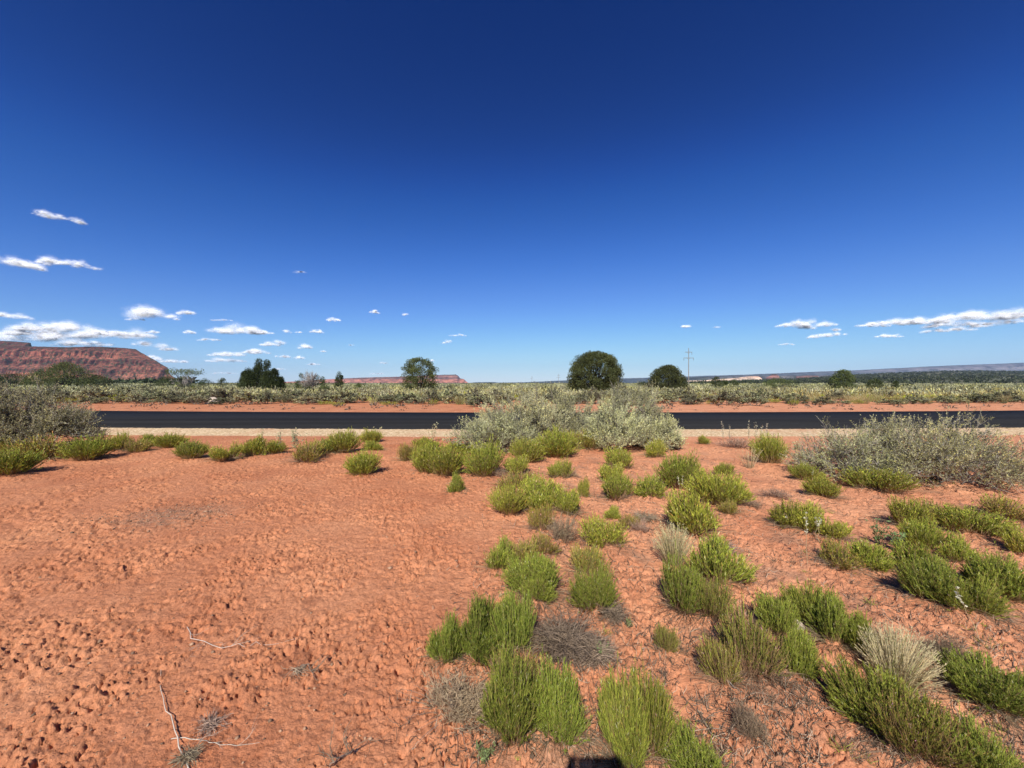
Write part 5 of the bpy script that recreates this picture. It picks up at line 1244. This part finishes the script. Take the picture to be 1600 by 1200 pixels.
# ------------------------------------------------------------------ clouds, far outside the haze
def cloud_mat():
    m, nt, o = nmat('cloud_white'); at = N(nt, 'ShaderNodeAttribute', attribute_name='tint'); sp = N(nt, 'ShaderNodeSeparateColor'); nt.links.new(at.outputs['Color'], sp.inputs[0])
    tc = N(nt, 'ShaderNodeTexCoord').outputs['Object']
    mp = N(nt, 'ShaderNodeMapping'); mp.inputs['Scale'].default_value = (1, 1, 1.8); nt.links.new(tc, mp.inputs[0])
    nz = noise(nt, .0075, 6, .68, mp.outputs[0], .6)
    r = ramp(nt, nz, [(.40, (0, 0, 0)), (.66, (1, 1, 1))])
    mu = N(nt, 'ShaderNodeMath', operation='MULTIPLY'); nt.links.new(r, mu.inputs[0]); nt.links.new(sp.outputs[0], mu.inputs[1])
    p = N(nt, 'ShaderNodeBsdfDiffuse'); p.inputs[0].default_value = (.74, .74, .76, 1); t = N(nt, 'ShaderNodeBsdfTransparent')
    tl = N(nt, 'ShaderNodeBsdfTranslucent'); tl.inputs[0].default_value = (.9, .9, .92, 1); m2 = N(nt, 'ShaderNodeMixShader'); m2.inputs[0].default_value = .05
    nt.links.new(p.outputs[0], m2.inputs[1]); nt.links.new(tl.outputs[0], m2.inputs[2])
    ge = N(nt, 'ShaderNodeNewGeometry'); su = N(nt, 'ShaderNodeMath', operation='SUBTRACT'); su.inputs[0].default_value = 1; nt.links.new(ge.outputs['Backfacing'], su.inputs[1])
    m3 = N(nt, 'ShaderNodeMath', operation='MULTIPLY'); nt.links.new(mu.outputs[0], m3.inputs[0]); nt.links.new(su.outputs[0], m3.inputs[1])
    mx = N(nt, 'ShaderNodeMixShader'); nt.links.new(m3.outputs[0], mx.inputs[0]); nt.links.new(t.outputs[0], mx.inputs[1]); nt.links.new(m2.outputs[0], mx.inputs[2]); nt.links.new(mx.outputs[0], o.inputs[0])
    return m
CL = [(82, 337, 46, 12, .6, .1), (122, 346, 26, 9, .5, .3), (26, 410, 62, 18, .9, .18), (76, 408, 32, 14, .8, 0), (118, 413, 44, 14, .8, .05), (68, 422, 10, 5, .4, 0), (152, 420, 16, 6, .3, 0),
      (233, 490, 64, 22, 1, 0), (212, 499, 26, 6, .5, 0), (291, 489, 34, 8, .7, 0), (277, 499, 8, 5, .4, 0), (20, 494, 62, 11, .7, .1), (346, 500, 34, 4, .3, 0), (296, 519, 16, 7, .8, 0), (370, 517, 92, 17, 1, 0), (408, 520, 40, 9, .8, 0), (326, 531, 38, 5, .45, 0),
      (100, 512, 72, 22, 1, 0), (50, 513, 60, 16, .8, 0), (150, 522, 80, 20, .95, 0), (60, 526, 150, 22, .85, 0), (175, 521, 50, 12, .9, 0), (215, 524, 64, 18, .6, 0), (240, 540, 60, 14, .45, .15), (20, 520, 60, 12, .9, 0), (130, 537, 90, 12, .8, 0), (264, 546, 30, 6, .5, 0), (240, 519, 20, 6, .6, 0),
      (245, 560, 24, 9, .9, .3), (266, 564, 24, 8, .8, 0), (287, 565, 12, 6, .7, 0), (354, 554, 60, 9, .9, 0), (352, 563, 56, 9, .8, 0), (400, 550, 38, 9, 1, 0), (350, 583, 40, 4, .3, 0), (395, 549, 24, 8, .9, 0),
      (420, 538, 28, 8, .9, 0), (438, 536, 12, 9, .5, 0), (476, 542, 23, 9, 1, 0), (442, 557, 23, 6, .7, 0), (467, 559, 14, 6, .8, 0), (490, 569, 20, 5, .7, 0), (449, 518, 8, 7, .5, 0), (467, 519, 10, 4, .6, 0), (495, 518, 19, 7, 1, 0), (522, 500, 22, 7, 1, 0), (585, 487, 13, 8, .8, 0), (634, 492, 10, 5, .5, 0), (549, 539, 8, 3, .4, 0), (506, 549, 9, 4, .5, 0), (600, 567, 14, 4, .5, 0), (437, 577, 24, 4, .4, 0), (590, 584, 26, 4, .3, 0), (468, 425, 22, 4, .22, 0),
      (715, 524, 28, 4, .5, 0), (699, 534, 16, 6, .6, -.2), (675, 564, 8, 4, .5, 0), (1071, 510, 15, 6, .8, 0), (1120, 511, 10, 4, .6, 0), (1258, 507, 92, 13, .9, -.03), (1262, 512, 30, 7, .7, 0), (1290, 524, 58, 9, .8, -.1), (1306, 515, 14, 7, .6, 0), (1387, 525, 40, 7, .8, 0), (1229, 538, 24, 4, .35, 0), (1405, 504, 100, 12, .9, 0), (1365, 508, 50, 8, .9, 0), (1450, 501, 70, 14, .9, 0), (1530, 494, 110, 20, 1, 0), (1585, 492, 80, 20, .8, 0), (1490, 507, 90, 14, .7, -.05), (1480, 516, 80, 9, .6, -.05), (1560, 505, 90, 12, .6, -.1)]
SUNV = np.array([-sin(SUN_AZ)*cos(SUN_EL), -cos(SUN_AZ)*cos(SUN_EL), sin(SUN_EL)]); NV = []
def clouds():
    r = np.random.default_rng(900); a = Acc(); YD = 12500.0
    u = np.linspace(0, pi, 9); v = np.linspace(0, 2*pi, 14, endpoint=False); U, Wv = np.meshgrid(u, v, indexing='ij')
    sph = np.stack([np.sin(U)*np.cos(Wv), np.sin(U)*np.sin(Wv), np.cos(U)], -1).reshape(-1, 3)
    i = (np.arange(8)[:, None]*14+np.arange(14)[None]).ravel(); j = (np.arange(8)[:, None]*14+(np.arange(14)[None]+1) % 14).ravel(); Qs = np.stack([i, i+14, j+14, j], 1)
    for px, py, w, h, al, tilt in CL:
        n = int(5+w/h*5); cx = (px-800)/FPX*YD; cz = CAMH+(HOR-py)/FPX*YD; Wm = w/FPX*YD; Hm = h/FPX*YD
        for q in range(n):
            t = r.uniform(-.5, .5) if n > 3 else r.uniform(-.3, .3); e = 1-(abs(t)*1.7)**2
            s = Hm*(.16+.30*max(e, 0))*r.uniform(.6, 1.25); sx = s*r.uniform(1.1, 1.9)
            c = np.array([cx+t*(Wm-sx*.6), YD+r.uniform(-.5, .5)*Hm*1.5, cz-Hm*.30+Hm*.42*max(e, 0)*r.random()**1.4+s*.3-tilt*t*Wm])
            for k, (f, alp) in enumerate([(.5, .55), (.72, .34), (.92, .20), (1.15, .10)]):
                d = 1+.22*perlin(sph[:, 0]*2.1+q*3.7+px, sph[:, 2]*2.1+sph[:, 1]*1.3+py, 5)
                Vv = sph*d[:, None]*np.array([sx, s*1.2, s*.85])*f; Vv[:, 2] = np.where(Vv[:, 2] < 0, Vv[:, 2]*.6, Vv[:, 2])
                NV.append(norm(norm(sph*np.array([1, 1, 1.3]))*.75+SUNV))  # normals bent toward the sun so the puffs shade brighter than their shape
                a.add(Vv+c, Qs, None, np.full(len(sph), alp*al))
    o = a.build('clouds', cloud_mat(), None, True); tag(o, kind='stuff')
    nv = np.concatenate(NV); o.data.normals_split_custom_set_from_vertices([tuple(v) for v in nv])
clouds()

# ------------------------------------------------------------------ haze
def haze():
    x, y0, y1, z0, z1 = 9300., -9300., 9300., -12., 420.
    a = Acc(); a.add([(-x, y0, z0), (x, y0, z0), (x, y1, z0), (-x, y1, z0), (-x, y0, z1), (x, y0, z1), (x, y1, z1), (-x, y1, z1)], [[0, 3, 2, 1], [4, 5, 6, 7], [0, 1, 5, 4], [1, 2, 6, 5], [2, 3, 7, 6], [3, 0, 4, 7]])
    m, nt, o = nmat('air'); v = N(nt, 'ShaderNodeVolumePrincipled'); v.inputs['Color'].default_value = (.50, .70, 1.0, 1); v.inputs['Density'].default_value = HAZE; v.inputs['Anisotropy'].default_value = 0.0
    nt.links.new(v.outputs[0], o.inputs['Volume'])
    tag(a.build('haze', m), kind='stuff')
HAZE = 5e-5
haze()
